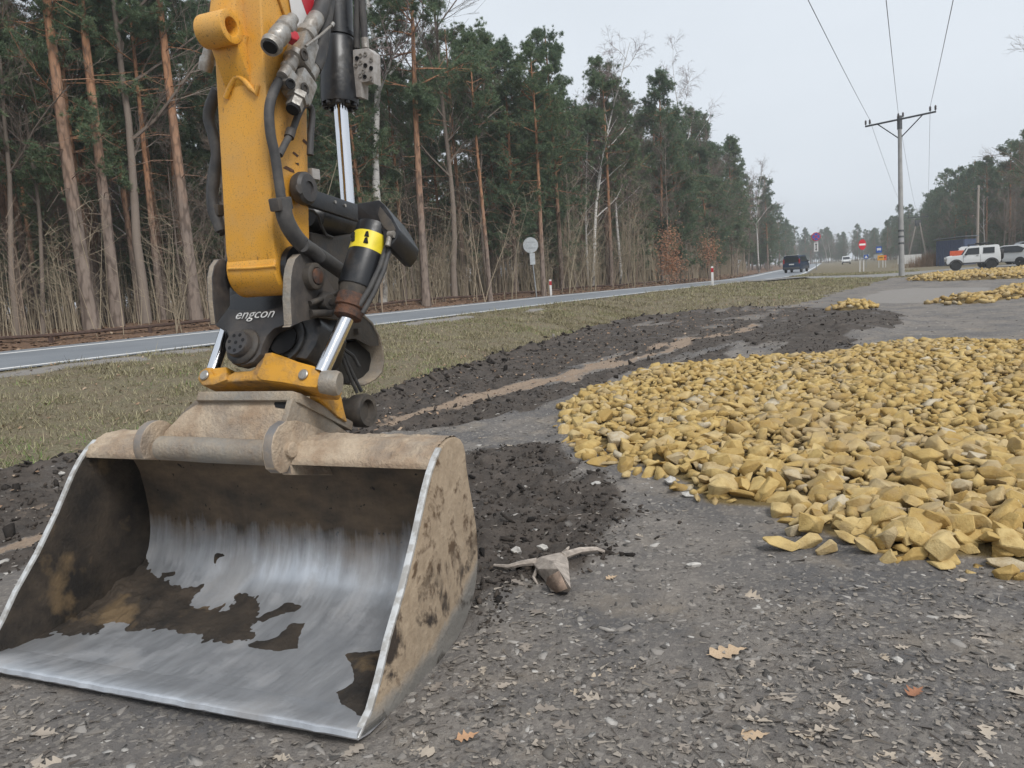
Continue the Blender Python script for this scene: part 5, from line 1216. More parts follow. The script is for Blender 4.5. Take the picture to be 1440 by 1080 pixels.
def bare(seed, H, r0, kind):
    """deciduous tree in winter; trunk mesh with limbs, crown mesh of fine twigs"""
    r = random.Random(seed); W = MB(); T = MB(); n = 14; ax = [Vector((0, 0, 0))]; d = Vector((0, 0, 1))
    for i in range(n):
        d = (d+Vector((r.gauss(0, .05), r.gauss(0, .05), .05))).normalized(); ax.append(ax[-1]+d*(H/n))
    W.tube(ax, [r0*(1.15 if i == 0 else 1)*(1-.9*(i/n)) for i in range(n+1)], 9 if r0 > .06 else 6)
    def at(t): k = min(n-1, int(t*n)); return ax[k].lerp(ax[k+1], t*n-k)
    droop = -.10 if kind == 'birch' else .04
    def grow(p, d, L, rad, lev):
        m = 4 if lev < 2 else 3; pts = [p]; q = Vector(p)
        for i in range(m):
            d = (d+Vector((r.gauss(0, .13), r.gauss(0, .13), droop*(lev-.5)+.03))).normalized(); q = q+d*(L/m); pts.append(q.copy())
        (W if lev == 0 else T).tube(pts, [max(.003, rad*(1-.75*i/m)) for i in range(m+1)], 5 if lev == 0 else 3, False)
        if lev < 3:
            for k in range({0: r.choice((7, 8, 9)), 1: r.choice((5, 6)), 2: 4}[lev]):
                i = r.randint(1, m); a, b = ortho((pts[i]-pts[i-1]).normalized()); f = r.uniform(0, 6.28)
                nd = ((pts[i]-pts[i-1]).normalized()*1.0+(a*math.cos(f)+b*math.sin(f))*r.uniform(.5, .95)).normalized()
                grow(pts[i-1].lerp(pts[i], r.random()), nd, L*r.uniform(.34, .6), max(.004, rad*.42), lev+1)
    z = r.uniform(.28, .38)
    while z < .97:
        a = r.uniform(0, 6.28); rel = (z-.3)/.7
        grow(at(z), Vector((math.cos(a), math.sin(a), r.uniform(.7, 1.5))).normalized(), H*r.uniform(.13, .27)*(1.12-.7*rel), r0*(.42-.28*rel), 0); z += r.uniform(.03, .065)
    tm = W.mesh('trunk', 0, True, R_(60)); cm = T.mesh('crown', 0, False)
    tm.materials.append(M['birch_bark'] if kind == 'birch' else M['grey_bark']); cm.materials.append(M['birch_twig'] if kind == 'birch' else M['grey_bark']); return tm, cm
def sapling(seed, H):
    r = random.Random(seed); W = MB()
    for s in range(r.choice((2, 3, 4))):
        d = Vector((r.gauss(0, .14), r.gauss(0, .14), 1)).normalized(); p = Vector((r.gauss(0, .18), r.gauss(0, .18), 0)); pts = [p]; h = H*r.uniform(.55, 1); n = 8
        for i in range(n):
            d = (d+Vector((r.gauss(0, .06), r.gauss(0, .06), .05))).normalized(); pts.append(pts[-1]+d*(h/n))
        r0 = r.uniform(.014, .03); W.tube(pts, [r0*(1-.85*i/n) for i in range(n+1)], 5, False)
        for k in range(r.randint(10, 18)):
            i = r.randint(2, n); a = r.uniform(0, 6.28); L = r.uniform(.3, 1.0); e = Vector((math.cos(a), math.sin(a), r.uniform(.3, 1.6))).normalized(); q = pts[i]; b = [q, q+e*L*.5+Vector((r.gauss(0, .04),)*3), q+e*L]
            W.tube(b, [.007, .005, .002], 3, False)
            for j in range(3): m = b[1].lerp(b[2], r.random()); W.tube([m, m+Vector((r.gauss(0, .2), r.gauss(0, .2), r.uniform(0, .3)))], [.004, .002], 3, False)
    me = W.mesh('sapling', 0, True, R_(70)); me.materials.append(M['sapling']); return me
PINE_T = [pine(1, 15, .58, .16, 2.2, 2200, 22), pine(2, 16, .64, .145, 2.0, 2000, 26), pine(3, 14, .50, .155, 2.4, 2500, 20), pine(4, 15.5, .60, .17, 2.3, 2200, 24)]
PINE_D = [pine(11, 14.5, .20, .15, 2.3, 4200, 8), pine(12, 15.5, .30, .16, 2.4, 4000, 10), pine(13, 11.5, .14, .12, 2.0, 3400, 6)]
PINE_Y = [pine(21, 4.2, .08, .06, 1.25, 800, 2), pine(22, 6.0, .12, .08, 1.5, 1100, 2)]
BIRCH = [bare(31, 14, .12, 'birch'), bare(32, 12.5, .10, 'birch'), bare(33, 13, .09, 'birch')]
GREY = [bare(41, 12, .09, 'grey'), bare(42, 10, .07, 'grey'), bare(43, 13, .11, 'grey'), bare(44, 8, .05, 'grey')]
SAP = [sapling(60+i, h) for i, h in enumerate((3.2, 4.5, 5.5, 2.6, 6.5, 3.8))]
def put(proto, name, p, label, cat, group, sc=1.0, rz=0.0, lean=None, trunk_label=None):
    root = empty(name, p, rz, label, cat, group); root.scale = (sc, sc, sc)
    if lean is not None:
        q = Vector(lean).normalized().to_track_quat('Z', 'Y'); root.rotation_mode = 'QUATERNION'; root.rotation_quaternion = q @ Quaternion((0, 0, 1), rz)
    link('trunk', proto[0], root); link('crown', proto[1], root); return root
RT = random.Random(77)
TAKEN = []
def free(x, y, d):
    for a, b in TAKEN:
        if (a-x)**2+(b-y)**2 < d*d: return False
    TAKEN.append((x, y)); return True
def keytree(px, py, xt, yt, proto, name, label, cat, diam=None, group=None, zf=.45, sc=None):
    p = gz(px, py, zf); z = zat(p.x, p.y, False); p.z = z-.05; D = (p-CAM).dot(_f); top = dep(xt, yt, D)
    s = 1.0
    if diam: s = diam*D/FPX/(proto[2])
    if sc: s = sc
    TAKEN.append((p.x, p.y)); return put(proto[:2], name, p, label, cat, group, s, RT.uniform(0, 6.28), top-p)
kp = lambda i: PINE_T[i]+((.38, .34, .36, .40)[i]*1.0,)
keytree(132, 478, 62, 0, kp(0), 'pine_tree', 'thickest pine by the road with bright orange upper trunk', 'tree', 24)
keytree(168, 474, 118, 0, kp(1), 'pine_tree', 'straight slim pine standing next to the thickest roadside pine', 'tree', 19)
keytree(278, 465, 226, 0, kp(3), 'pine_tree', 'leaning orange barked pine at the road edge closest behind the arm', 'tree', 20)
keytree(208, 470, 178, 60, GREY[2]+(.22,), 'crooked_tree', 'dark crooked tree between two roadside pines', 'tree', 14)
keytree(600, 434, 578, 0, kp(2), 'pine_tree', 'tall reddish pine with bare dead branches and a high crown', 'tree', 14)
keytree(540, 438, 522, 160, BIRCH[0]+(.24,), 'birch_tree', 'white barked birch just behind the tilt cylinder', 'tree', 13)
keytree(833, 408, 846, 120, BIRCH[1]+(.20,), 'birch_tree', 'slender white birch with forked pale limbs rising above the pines', 'tree', 5.6)
keytree(967, 392, 960, 180, BIRCH[2]+(.18,), 'birch_tree', 'white birch with a bare top among brown trees by the red and white post', 'tree', 4.0)
keytree(690, 425, 672, 170, kp(1), 'pine_tree', 'thin red trunked pine left of the round sign', 'tree', 8)
keytree(765, 418, 752, 200, kp(0), 'pine_tree', 'red trunked pine just behind the round sign', 'tree', 9)
keytree(640, 428, 632, 150, GREY[0]+(.18,), 'bare_tree', 'many branched bare tree beside the tall reddish pine', 'tree', 9)
keytree(25, 484, 2, 200, GREY[1]+(.14,), 'bare_tree', 'pale many stemmed bare tree close to the road opposite the turf edge', 'tree', 9)
keytree(62, 480, 50, 250, GREY[3]+(.10,), 'bare_tree', 'thin pale bare tree left of the thickest roadside pine', 'tree', 7)
keytree(420, 455, 400, 0, kp(2), 'pine_tree', 'pine half hidden behind the tiltrotator', 'tree', 16)
def forest():
    def region(x, y):
        a = math.degrees(math.atan2(x, y)); s_, n_ = road_sn(np.array([x]), np.array([y]))
        if n_[0] < 0: return (' beyond the parked cars', ' beyond the parked cars')
        if y > 230: return (' at the far end of the road', ' at the far end of the road')
        if a < -8: return (' behind the excavator arm', ' behind the excavator arm')
        if s_[0] < 62: return (' across the road, near the round sign', ' near the round sign')
        return (' along the road, near the dark blue van', ' near the blue van')
    labs = {'T': ('tall pine with reddish trunk and high crown', 'tall pines'),
            'D': ('dense green pine with low branches', 'dense pines'),
            'B': ('white barked leafless birch', 'birches'),
            'G': ('leafless brown tree with fine twigs', 'bare trees'),
            'Y': ('low bushy young pine', 'young pines')}
    def one(kind, x, y, sc):
        z = zat(x, y, False)-.08; g = labs[kind]; reg = region(x, y); g = (g[0]+reg[0], g[1]+reg[1]); rz = RT.uniform(0, 6.28); lean = (RT.gauss(0, .02), RT.gauss(0, .02), 1)
        proto = {'T': PINE_T, 'D': PINE_D, 'B': BIRCH, 'G': GREY, 'Y': PINE_Y}[kind]
        put(RT.choice(proto), {'T': 'pine_tree', 'D': 'pine_tree', 'B': 'birch_tree', 'G': 'bare_tree', 'Y': 'young_pine'}[kind], (x, y, z), g[0], 'tree', g[1], sc, rz, lean)
    # rows along the left forest, s along the road, depth measured behind the road's far edge
    def row(s0, s1, n0, n1, count, mixk, dmin, sc=(.85, 1.1)):
        k = 0; tries = 0
        while k < count and tries < count*30:
            tries += 1; s = RT.uniform(s0, s1); n = RT.uniform(n0, n1); x, y = road_pt(s, n); x = float(x); y = float(y)
            a = math.degrees(math.atan2(x, y))
            if not -46 < a < 40: continue
            if free(x, y, dmin): one(RT.choices('TDBGY', mixk)[0], x, y, RT.uniform(*sc)); k += 1
    row(-30, 30, 11.5, 20, 40, (5, 2.0, .3, 3, 0), 1.4, (.8, 1.05))
    row(-34, 40, 20, 38, 50, (4, 4, .3, 2, 0), 1.8)
    row(-36, 60, 38, 62, 50, (3, 5, .3, 1, 0), 2.6)
    row(18, 60, 9.5, 18, 40, (3, 3.4, .9, 4, .8), 1.5, (.85, 1.05))
    row(30, 90, 18, 34, 40, (2, 6, .5, 1.5, 0), 2.2, (1.0, 1.25))
    row(58, 110, 9, 16, 46, (1.5, 5, 1.2, 5, .8), 1.7, (1.0, 1.3))
    row(105, 190, 8.5, 18, 34, (1, 6, .5, 3, 0), 2.5, (1.1, 1.35))
    row(190, 380, 8.5, 24, 26, (1, 6, .3, 2, 0), 4.5, (.95, 1.15))
    # right-hand forest beyond the parked cars
    def right(s0, s1, n0, n1, count, mixk, dmin, sc):
        k = 0; tries = 0; c, s_ = math.cos(R_(22.7)), math.sin(R_(22.7))
        while k < count and tries < count*30:
            tries += 1; s = RT.uniform(s0, s1); n = RT.uniform(n0, n1); x = 60+s*s_+n*c; y = 87+s*c-n*s_
            if math.degrees(math.atan2(x, y)) > 47: continue
            if free(x, y, dmin): one(RT.choices('TDBGY', mixk)[0], x, y, RT.uniform(*sc)); k += 1
    right(-14, 40, -2, 9, 40, (1, 3, .3, 7, 0), 1.7, (.8, 1.05))
    right(-8, 70, 8, 24, 36, (1.5, 5, .2, 3, 0), 3.0, (.8, 1.0))
    right(40, 130, -2, 8, 34, (1.5, 5, .3, 3, 0), 2.4, (.95, 1.2))
    right(130, 330, -6, 8, 30, (1, 6, .2, 3, 0), 5, (.9, 1.1))
    # far end of the road between the forests
    for k in range(34):
        y = RT.uniform(290, 420); x = y*RT.uniform(.36, .52)
        if free(x, y, 4.5): one(RT.choices('TDBGY', (.5, 1.5, .3, 8, 0))[0], x, y, RT.uniform(.75, 1.1))
    # saplings and brush between the trunks
    for k in range(296):
        s = RT.uniform(-18, 70) if k < 250 else RT.uniform(60, 120); n = 8.6+RT.expovariate(1/5.0); x, y = road_pt(s, n); x = float(x); y = float(y)
        if not -46 < math.degrees(math.atan2(x, y)) < 40: continue
        o = bpy.data.objects.new('sapling', RT.choice(SAP)); COL.objects.link(o); o.location = (x, y, zat(x, y, False)-.03); o.rotation_euler = (RT.gauss(0, .05), RT.gauss(0, .05), RT.uniform(0, 6.28)); f = RT.uniform(.8, 1.35); o.scale = (f, f, f*RT.uniform(.9, 1.2))
        reg = region(x, y); tag(o, 'thin leafless sapling'+reg[0], 'sapling', 'saplings'+reg[1])
    # near branch of a bare tree entering on the right
    p = Vector((dep(1474, 200, 36).x, dep(1474, 200, 36).y, 0)); put(GREY[0], 'bare_tree', (p.x, p.y, 0.0), 'leafless tree standing alone on the yard side of the road, right of the power pole', 'tree', None, 1.0, 1.0)
forest()
def brush():
    """tangle of fine twigs and dead stems between the trunks"""
    r = random.Random(15); rng = np.random.RandomState(15); N = 12000; s = rng.uniform(-26, 130, N); n = 9.0+rng.exponential(8, N)+rng.uniform(0, 6, N); X, Y = road_pt(s, n); Z, _ = ground_z(X, Y, False)
    V = []; Fc = []; off = 0
    for x, y, z in zip(X, Y, Z):
        D = math.hypot(x, y); w = .004+.00022*D; h = r.lognormvariate(math.log(1.7), .5); a = r.uniform(0, 6.28); l = r.gauss(0, .18)
        p = Vector((x, y, z-.05)); q = p+Vector((math.cos(a)*l*h, math.sin(a)*l*h, h)); sd = Vector((y, -x, 0)).normalized()*w
        V += [p-sd, p+sd, q]; Fc.append((off, off+1, off+2)); off += 3
        for k in range(3):
            m = p.lerp(q, r.uniform(.3, .95)); a = r.uniform(0, 6.28); t = m+Vector((math.cos(a), math.sin(a), r.uniform(.1, 1.2))).normalized()*r.uniform(.2, .8)
            V += [m-sd*.5-Vector((0, 0, w*.4)), m+sd*.5+Vector((0, 0, w*.4)), t]; Fc.append((off, off+1, off+2)); off += 3
    me = np_mesh('undergrowth', np.array([tuple(v) for v in V]), np.array(Fc)); tag(link('undergrowth', me, None, M['sapling']), 'tangled leafless brush under the roadside trees', 'undergrowth', None, 'stuff')
    # dry oak leaves still hanging on a few young oaks
    V = []; Fc = []; off = 0
    for (px, py, D, rad, hh) in ((940, 345, 52, .8, 1.6), (998, 352, 62, .9, 1.5), (945, 375, 52, .9, 1.0)):
        c = dep(px, py, D)
        for k in range(700):
            p = c+Vector((r.gauss(0, rad*.5), r.gauss(0, rad*.5), r.gauss(0, hh*.45))); u = Vector((r.gauss(0, 1), r.gauss(0, 1), r.gauss(0, 1))).normalized()*.07; v = u.orthogonal().normalized()*.045
            V += [p-u, p+v, p+u, p-v]; Fc.append((off, off+1, off+2, off+3)); off += 4
    me = np_mesh('hanging_leaves', np.array([tuple(v) for v in V]), np.array(Fc)); tag(link('hanging_leaves', me, None, M['dry_leaf']), 'rust brown dead leaves still hanging in the brush beyond the road', 'leaves', None, 'stuff')
brush()

WOOD_CACHE = {}
def wood(name, pts, protos, label, seed):
    """dense wood that reads as one mass: one object, trees placed by geometry nodes"""
    col = bpy.data.collections.new(name+'_trees')
    for a, b in protos:
        if a.name in WOOD_CACHE:
            col.objects.link(bpy.data.objects.new('wood_tree', WOOD_CACHE[a.name])); continue
        bm = bmesh.new(); bm.from_mesh(a); n0 = len(bm.faces); bm.from_mesh(b)
        bm.faces.ensure_lookup_table()
        for f in bm.faces[n0:]: f.material_index = 1
        me2 = bpy.data.meshes.new('wood_tree'); bm.to_mesh(me2); bm.free(); WOOD_CACHE[a.name] = me2
        me2.materials.append(a.materials[0]); me2.materials.append(b.materials[0])
        o = bpy.data.objects.new('wood_tree', me2); col.objects.link(o)
    me = bpy.data.meshes.new(name); me.from_pydata(pts, [], []); o = link(name, me)
    g = bpy.data.node_groups.new(name, 'GeometryNodeTree'); g.interface.new_socket('Geometry', in_out='INPUT', socket_type='NodeSocketGeometry'); g.interface.new_socket('Geometry', in_out='OUTPUT', socket_type='NodeSocketGeometry')
    N = g.nodes; gi = N.new('NodeGroupInput'); go = N.new('NodeGroupOutput'); ip = N.new('GeometryNodeInstanceOnPoints'); ci = N.new('GeometryNodeCollectionInfo')
    ci.inputs['Collection'].default_value = col; ci.inputs['Separate Children'].default_value = True; ci.inputs['Reset Children'].default_value = True
    ip.inputs['Pick Instance'].default_value = True
    rr = N.new('FunctionNodeRandomValue'); rr.data_type = 'FLOAT_VECTOR'; rr.inputs['Min'].default_value = (-.03, -.03, 0); rr.inputs['Max'].default_value = (.03, .03, 6.28); rr.inputs['Seed'].default_value = seed
    rs = N.new('FunctionNodeRandomValue'); rs.data_type = 'FLOAT'; rs.inputs[2].default_value = .85; rs.inputs[3].default_value = 1.15; rs.inputs['Seed'].default_value = seed+1
    ri = N.new('FunctionNodeRandomValue'); ri.data_type = 'INT'; ri.inputs[4].default_value = 0; ri.inputs[5].default_value = len(protos)-1; ri.inputs['Seed'].default_value = seed+2
    g.links.new(gi.outputs[0], ip.inputs['Points']); g.links.new(ci.outputs[0], ip.inputs['Instance']); g.links.new(rr.outputs[0], ip.inputs['Rotation']); g.links.new(rs.outputs[1], ip.inputs['Scale']); g.links.new(ri.outputs[2], ip.inputs['Instance Index']); g.links.new(ip.outputs[0], go.inputs[0])
    md = o.modifiers.new('scatter', 'NODES'); md.node_group = g
    return tag(o, label, 'forest', None, 'stuff')
def woods():
    r = random.Random(99); A = []
    for k in range(420):
        s, n = (r.uniform(-45, 80), r.uniform(40, 85)) if k < 260 else (r.uniform(60, 360), r.uniform(16, 60))
        x, y = road_pt(s, n)
        if -48 < math.degrees(math.atan2(float(x), float(y))) < 45: A.append((float(x), float(y), zat(float(x), float(y), False)-.1))
    wood('deep_forest', A, [PINE_D[0], GREY[0], PINE_D[2]], 'deep mass of pine forest behind the roadside trees', 3)
    B = []; c, s_ = math.cos(R_(22.7)), math.sin(R_(22.7))
    for k in range(480):
        s = r.uniform(-25, 300); n = r.uniform(2, 45)*(1 if s < 120 else .6); x = 60+s*s_+n*c; y = 87+s*c-n*s_
        if math.degrees(math.atan2(x, y)) < 46: B.append((x, y, 0.0))
    for k in range(200):
        y = r.uniform(330, 470); B.append((y*r.uniform(.36, .62), y, 0.0))
    wood('far_forest', B, [PINE_D[0], GREY[0], GREY[1], PINE_D[2]], 'mixed forest beyond the parked cars and at the end of the road', 13)
woods()
# ------------------------------------------------------------------ power line, signs, vehicles, shed
def zg(x, y): return zat(x, y, False)
PP = gz(1268, 390); PP.z = zg(PP.x, PP.y)
def power_pole():
    D = (PP-CAM).dot(_f); top = dep(1265, 166, D); H = top.z-PP.z
    root = empty('power_pole', PP, 0, 'tall grey concrete power pole with steel crossarm and six insulators', 'power pole')
    lean = Vector((top.x-PP.x, top.y-PP.y, H))
    MB().tube([(0, 0, -.4), lean*.0, lean*.5, lean], [.19, .185, .15, .115], 14).obj('shaft', M['concrete'], root)
    a = dep(1217, 178, D-.0)-PP; b = dep(1316, 157, D)-PP
    # crossarm runs square to the line, so its right end comes towards the camera
    v = (b-a); mid = (a+b)/2
    # level the arm: keep its picture but lie flat
    La = dep(1217, 178, D*1.035)-PP; Rb = dep(1316, 157, D*.955)-PP
    d = (Rb-La); L = d.length; ex = d.normalized()
    arm = MB(); q = ex.to_track_quat('X', 'Z').to_matrix(); arm.box((La+Rb)/2, (L, .10, .11), q).obj('crossarm', M['darksteel'], root, .008)
    jt = lean*.955+Vector((0, 0, -.9))
    for t in (.18, .83): MB().tube([jt, La.lerp(Rb, t)], .04, 6).obj('brace', M['darksteel'], root)
    MB().cyl(lean*.93, lean*1.012, .16, 14).obj('pole_cap', M['darksteel'], root)
    tips = []
    for t in (.004, .066, .487, .553, .925, .995):
        p = La.lerp(Rb, t); MB().lathe(p, (0, 0, 1), [(.05, .02), (.12, .025), (.14, .07), (.20, .075), (.21, .05), (.30, .07), (.36, .06), (.42, .035)], 12).obj('insulator', M['porcelain'], root)
        tips.append(PP+p+Vector((0, 0, .40)))
    for z in (2.15, 2.6, 3.0):
        MB().cyl((lean*(z/H)), (lean*((z+.12)/H)), .176, 16).obj('band', M['darksteel'], root)
    MB().cyl(lean*(2.35/H), lean*(2.55/H), .178, 16).obj('number_band', M['greytrim'], root)
    return tips
tips = power_pole()
def a_pole():
    D = 150.; c = dep(1290, 383, D); base = zg(c.x, c.y); root = empty('trestle_pole', (c.x, c.y, base), 0, 'two legged wooden trestle power pole in front of the right hand forest', 'power pole')
    topw = dep(1291, 312, D); t = Vector((topw.x-c.x, topw.y-c.y, topw.z-base)); rt = Vector((math.cos(R_(22)), -math.sin(R_(22)), 0))
    for s in (-1, 1): MB().tube([rt*s*1.75+Vector((0, 0, -.3)), t+rt*s*.25], [.17, .13], 8).obj('leg', M['oldwood'], root)
    MB().box(t+Vector((0, 0, -.2)), (1.1, .5, 1.1)).obj('head', M['darksteel'], root, .05)
    MB().box(t+Vector((0, 0, .9)), (3.6, .14, .14), Matrix.Rotation(R_(-22), 3, 'Z')).obj('crossarm', M['darksteel'], root)
    for s in (-1.7, 0, 1.7): MB().cyl(t+rt*s+Vector((0, 0, .95)), t+rt*s+Vector((0, 0, 1.35)), .07, 8).obj('insulator', M['porcelain'], root)
    return [Vector((c.x, c.y, base))+t+rt*s+Vector((0, 0, 1.35)) for s in (-1.7, 0, 1.7)]
atips = a_pole()
def wires():
    names = ('left hand', 'middle', 'right hand')
    # the line runs straight on over the yard to a pole behind the camera
    ends = [(1145, 0), (1248, 0), (1337, 0)]; starts = [tips[1], tips[2], tips[4]]
    labs = ('power cable hung from the crossarm end over the road side', 'power cable hung from the middle of the crossarm', 'power cable hung from the crossarm end over the parked cars')
    for k in range(3):
        s = starts[k]; vec = (dep(*ends[k], 22.0)-s); far = s+vec*2.4; e = atips[k]; pts = []
        for i in range(15): t = i/14; p = far.lerp(s, t); p.z -= 0.35*math.sin(math.pi*t); pts.append(p)
        for i in range(1, 15): t = i/14; p = s.lerp(e, t); p.z -= 1.0*math.sin(math.pi*t); pts.append(p)
        # the curve passes exactly over the insulator
        o = MB().tube(pts, .011, 5).obj('power_cable', M['wire']); tag(o, labs[k], 'cable', 'cables of the power line')
wires()
def post(root, h, r=.035, mat='galv'): MB().cyl((0, 0, -.1), (0, 0, h), r, 12).obj('post', M[mat], root)
def disc(root, z, r, mat, name='sign_face', y=-.04, th=.012, sides=32, x=0, rot=None):
    return MB().lathe((x, y, z), (0, -1, 0), [(0, r), (th, r)], sides).obj(name, M[mat], root)
def rect(root, z, w, h, mat, name='sign_face', y=-.04, th=.012, x=0):
    return MB().box((x, y-th/2, z), (w, th, h)).obj(name, M[mat], root, .0)
def at(px, py, D, ground=True):
    p = dep(px, py, D); p.z = zg(p.x, p.y); return p
def face(p): return math.atan2(-p.x, p.y)      # turn a sign's front (-y) to the camera
# back of a round sign with a plate below it
D = 41.; p = at(755, 418, D); r = empty('road_sign', p, face(p)+.25, 'back of a round grey traffic sign with a small plate below, across the road', 'sign')
zt = dep(750, 345, D).z-p.z; tilt = MB().cyl((0, 0, -.1), (-.20, 0, zt+.35), .035, 12).obj('post', M['galv'], r)
d1 = disc(r, zt, .41, 'sign_back', x=-.19, y=-.04); rect(r, zt-.72, .28, .6, 'sign_back', 'plate_back', x=-.13)
for z in (-.15, .15): MB().box((-.19, -.056, zt+z), (.5, .01, .05)).obj('bracket', M['galv'], d1)
def marker(px, py, D, label, h=1.0):
    p = at(px, py, D); r = empty('marker_post', p, face(p)+.1, label, 'marker post', None)
    prof = [(-.06, -.05), (.06, -.05), (.045, .05), (-.045, .05)]
    MB().prism([(x, y, -.1) for x, y in prof], (0, 0, h+.1)).obj('body', M['white_paint'], r, .008)
    m = MB().prism([(x*1.04, y*1.06, h*.70) for x, y in prof], (0, 0, h*.22)); m.obj('red_band', M['red_paint'], r, .004)
    MB().box((0, -.055, h*.80), (.05, .006, .12)).obj('reflector', M['lamp_red'], r)
marker(775, 418, 41., 'white roadside post with red band beside the round sign back')
marker(1002, 402, 39.5, 'white roadside post with red band on the grass verge near the van', 1.0)
# no stopping sign with arrow plate
D = 100.; p = at(1148, 380, D); r = empty('road_sign', p, face(p), 'round blue no stopping sign with red border and a white arrow plate below', 'sign'); zt = dep(1148, 333, D).z-p.z
post(r, zt+.35, .05); disc(r, zt, .56, 'sign_red', 'red_border'); f = disc(r, zt, .45, 'sign_blue', 'sign_face', -.055)
for a in (45, -45): MB().box((0, -.070, zt), (.9, .006, .10), Matrix.Rotation(R_(a), 3, 'Y')).obj('red_bar', M['sign_red'], f)
pl = rect(r, zt-1.32, .52, 1.15, 'white_paint', 'arrow_plate'); MB().box((0, -.056, zt-1.32), (.10, .006, .6)).obj('arrow_shaft', M['hole'], pl)
for s in (1, -1): MB().prism([(-.14, -.056, zt-1.32+s*.28), (.14, -.056, zt-1.32+s*.28), (0, -.056, zt-1.32+s*.48)], (0, -.006, 0)).obj('arrow_head', M['hole'], pl)
# no entry sign, turned away from the camera
D = 74.; p = at(1212, 378, D); r = empty('road_sign', p, face(p)+.85, 'round red no entry sign with white bar on two posts by the junction', 'sign'); zt = dep(1212, 344, D).z-p.z
for x in (-.28, .22):
    MB().cyl((x, 0, -.1), (x, 0, zt+.3), .035, 10).obj('post', M['galv'], r); MB().cyl((x, 0, 0), (x, 0, 1.1), .055, 10).obj('post_sleeve', M['white_paint'], r)
f = disc(r, zt, .50, 'sign_red', 'sign_face', -.05); MB().box((0, -.068, zt), (.80, .008, .17)).obj('white_bar', M['letter'], f)
# bus stop sign
D = 100.; p = at(1236, 377, D); r = empty('road_sign', p, face(p), 'blue bus stop sign with white bus symbol near the trestle pole', 'sign'); zt = dep(1236, 351, D).z-p.z
post(r, zt+.4, .05); f = rect(r, zt, .66, .80, 'sign_blue'); MB().box((0, -.056, zt+.06), (.46, .006, .26)).obj('bus_symbol', M['letter'], f, 0)
for x in (-.13, .13): MB().lathe((x, -.056, zt-.09), (0, -1, 0), [(0, .05), (.006, .05)], 12).obj('wheel_symbol', M['letter'], f)
MB().box((-.25, -.03, zt-.85), (.75, .03, .5)).obj('timetable', M['sign_back'], r)
D = 106.; p = at(1218, 376, D); r = empty('road_sign', p, face(p), 'small square blue pedestrian crossing sign beside the no entry signs', 'sign'); zt = dep(1218.5, 361, D).z-p.z
post(r, zt+.3, .04); f = rect(r, zt, .55, .55, 'sign_blue'); MB().prism([(-.2, -.056, zt-.18), (.2, -.056, zt-.18), (0, -.056, zt+.2)], (0, -.006, 0)).obj('white_triangle', M['letter'], f)
for px, lab, w, mt in ((1238.5, 'orange direction board on two posts under the bus stop sign', .75, 'sign_yellow'), (1243.5, 'smaller orange red board beside the orange direction board', .5, 'orange')):
    D = 96.; p = at(px, 376, D); r = empty('direction_board', p, face(p)+.2, lab, 'sign'); zt = dep(px, 362.5, D).z-p.z
    for x in (-w*.3, w*.3): MB().cyl((x, 0, -.1), (x, 0, zt+.3), .04, 8).obj('post', M['white_paint'], r)
    f = rect(r, zt, w, .62, mt, 'board'); rect(f, zt, w*.6, .10, 'hole', 'dark_print', -.056, .004)
# white banner on posts
D = 92.; p = at(1279, 372, D); r = empty('banner', p, face(p)+.1, 'long white banner board behind the power pole', 'banner'); zt = dep(1279, 364.5, D).z-p.z
rect(r, zt, 2.55, 1.05, 'banner', 'board', 0, .04)
for x in (-1.15, 1.15): MB().cyl((x, .04, -.1), (x, .04, zt+.5), .05, 8).obj('post', M['oldwood'], r)
for k in range(3): rect(r, zt+.2-.2*k, 1.0-.2*k, .06, 'greytrim', 'grey_print', -.025, .004, -.5)
# wooden pole behind the off-roader
D = 84.; p = at(1374, 372, D); r = empty('wooden_pole', p, 0, 'plain brown wooden pole rising behind the white off-roader', 'pole'); hh = dep(1374, 262, D).z-p.z
MB().tube([(0, 0, -.2), (0, 0, hh)], [.16, .11], 10).obj('shaft', M['oldwood'], r); MB().box((0, 0, hh-.3), (.9, .1, .1)).obj('crosspiece', M['darksteel'], r)
# metal shed
D = 80.; p = at(1344, 375, D); r = empty('metal_shed', p, face(p)-.5, 'blue grey corrugated metal shed behind the white off-roader', 'shed')
hs_ = dep(1344, 334, D).z-p.z; w, dd = 2.9, 2.2
MB().box((0, 0, (hs_-.25)/2), (w, dd, hs_-.25)).obj('wall', M['shed_blue'], r)
for k in range(13): MB().box((-w/2+.12+k*(w-.24)/12, -dd/2-.02, (hs_-.3)/2), (.09, .05, hs_-.35)).obj('wall_rib', M['shed_blue'], r)
for k in range(8): MB().box((-w/2-.02, -dd/2+.12+k*(dd-.24)/7, (hs_-.3)/2), (.05, .09, hs_-.35)).obj('wall_rib', M['shed_grey'], r)
MB().prism([(-w/2-.15, -dd/2-.2, hs_-.12), (w/2+.15, -dd/2-.2, hs_), (w/2+.15, -dd/2-.2, hs_+.08), (-w/2-.15, -dd/2-.2, hs_-.04)], (0, dd+.4, 0)).obj('roof', M['shed_grey'], r)
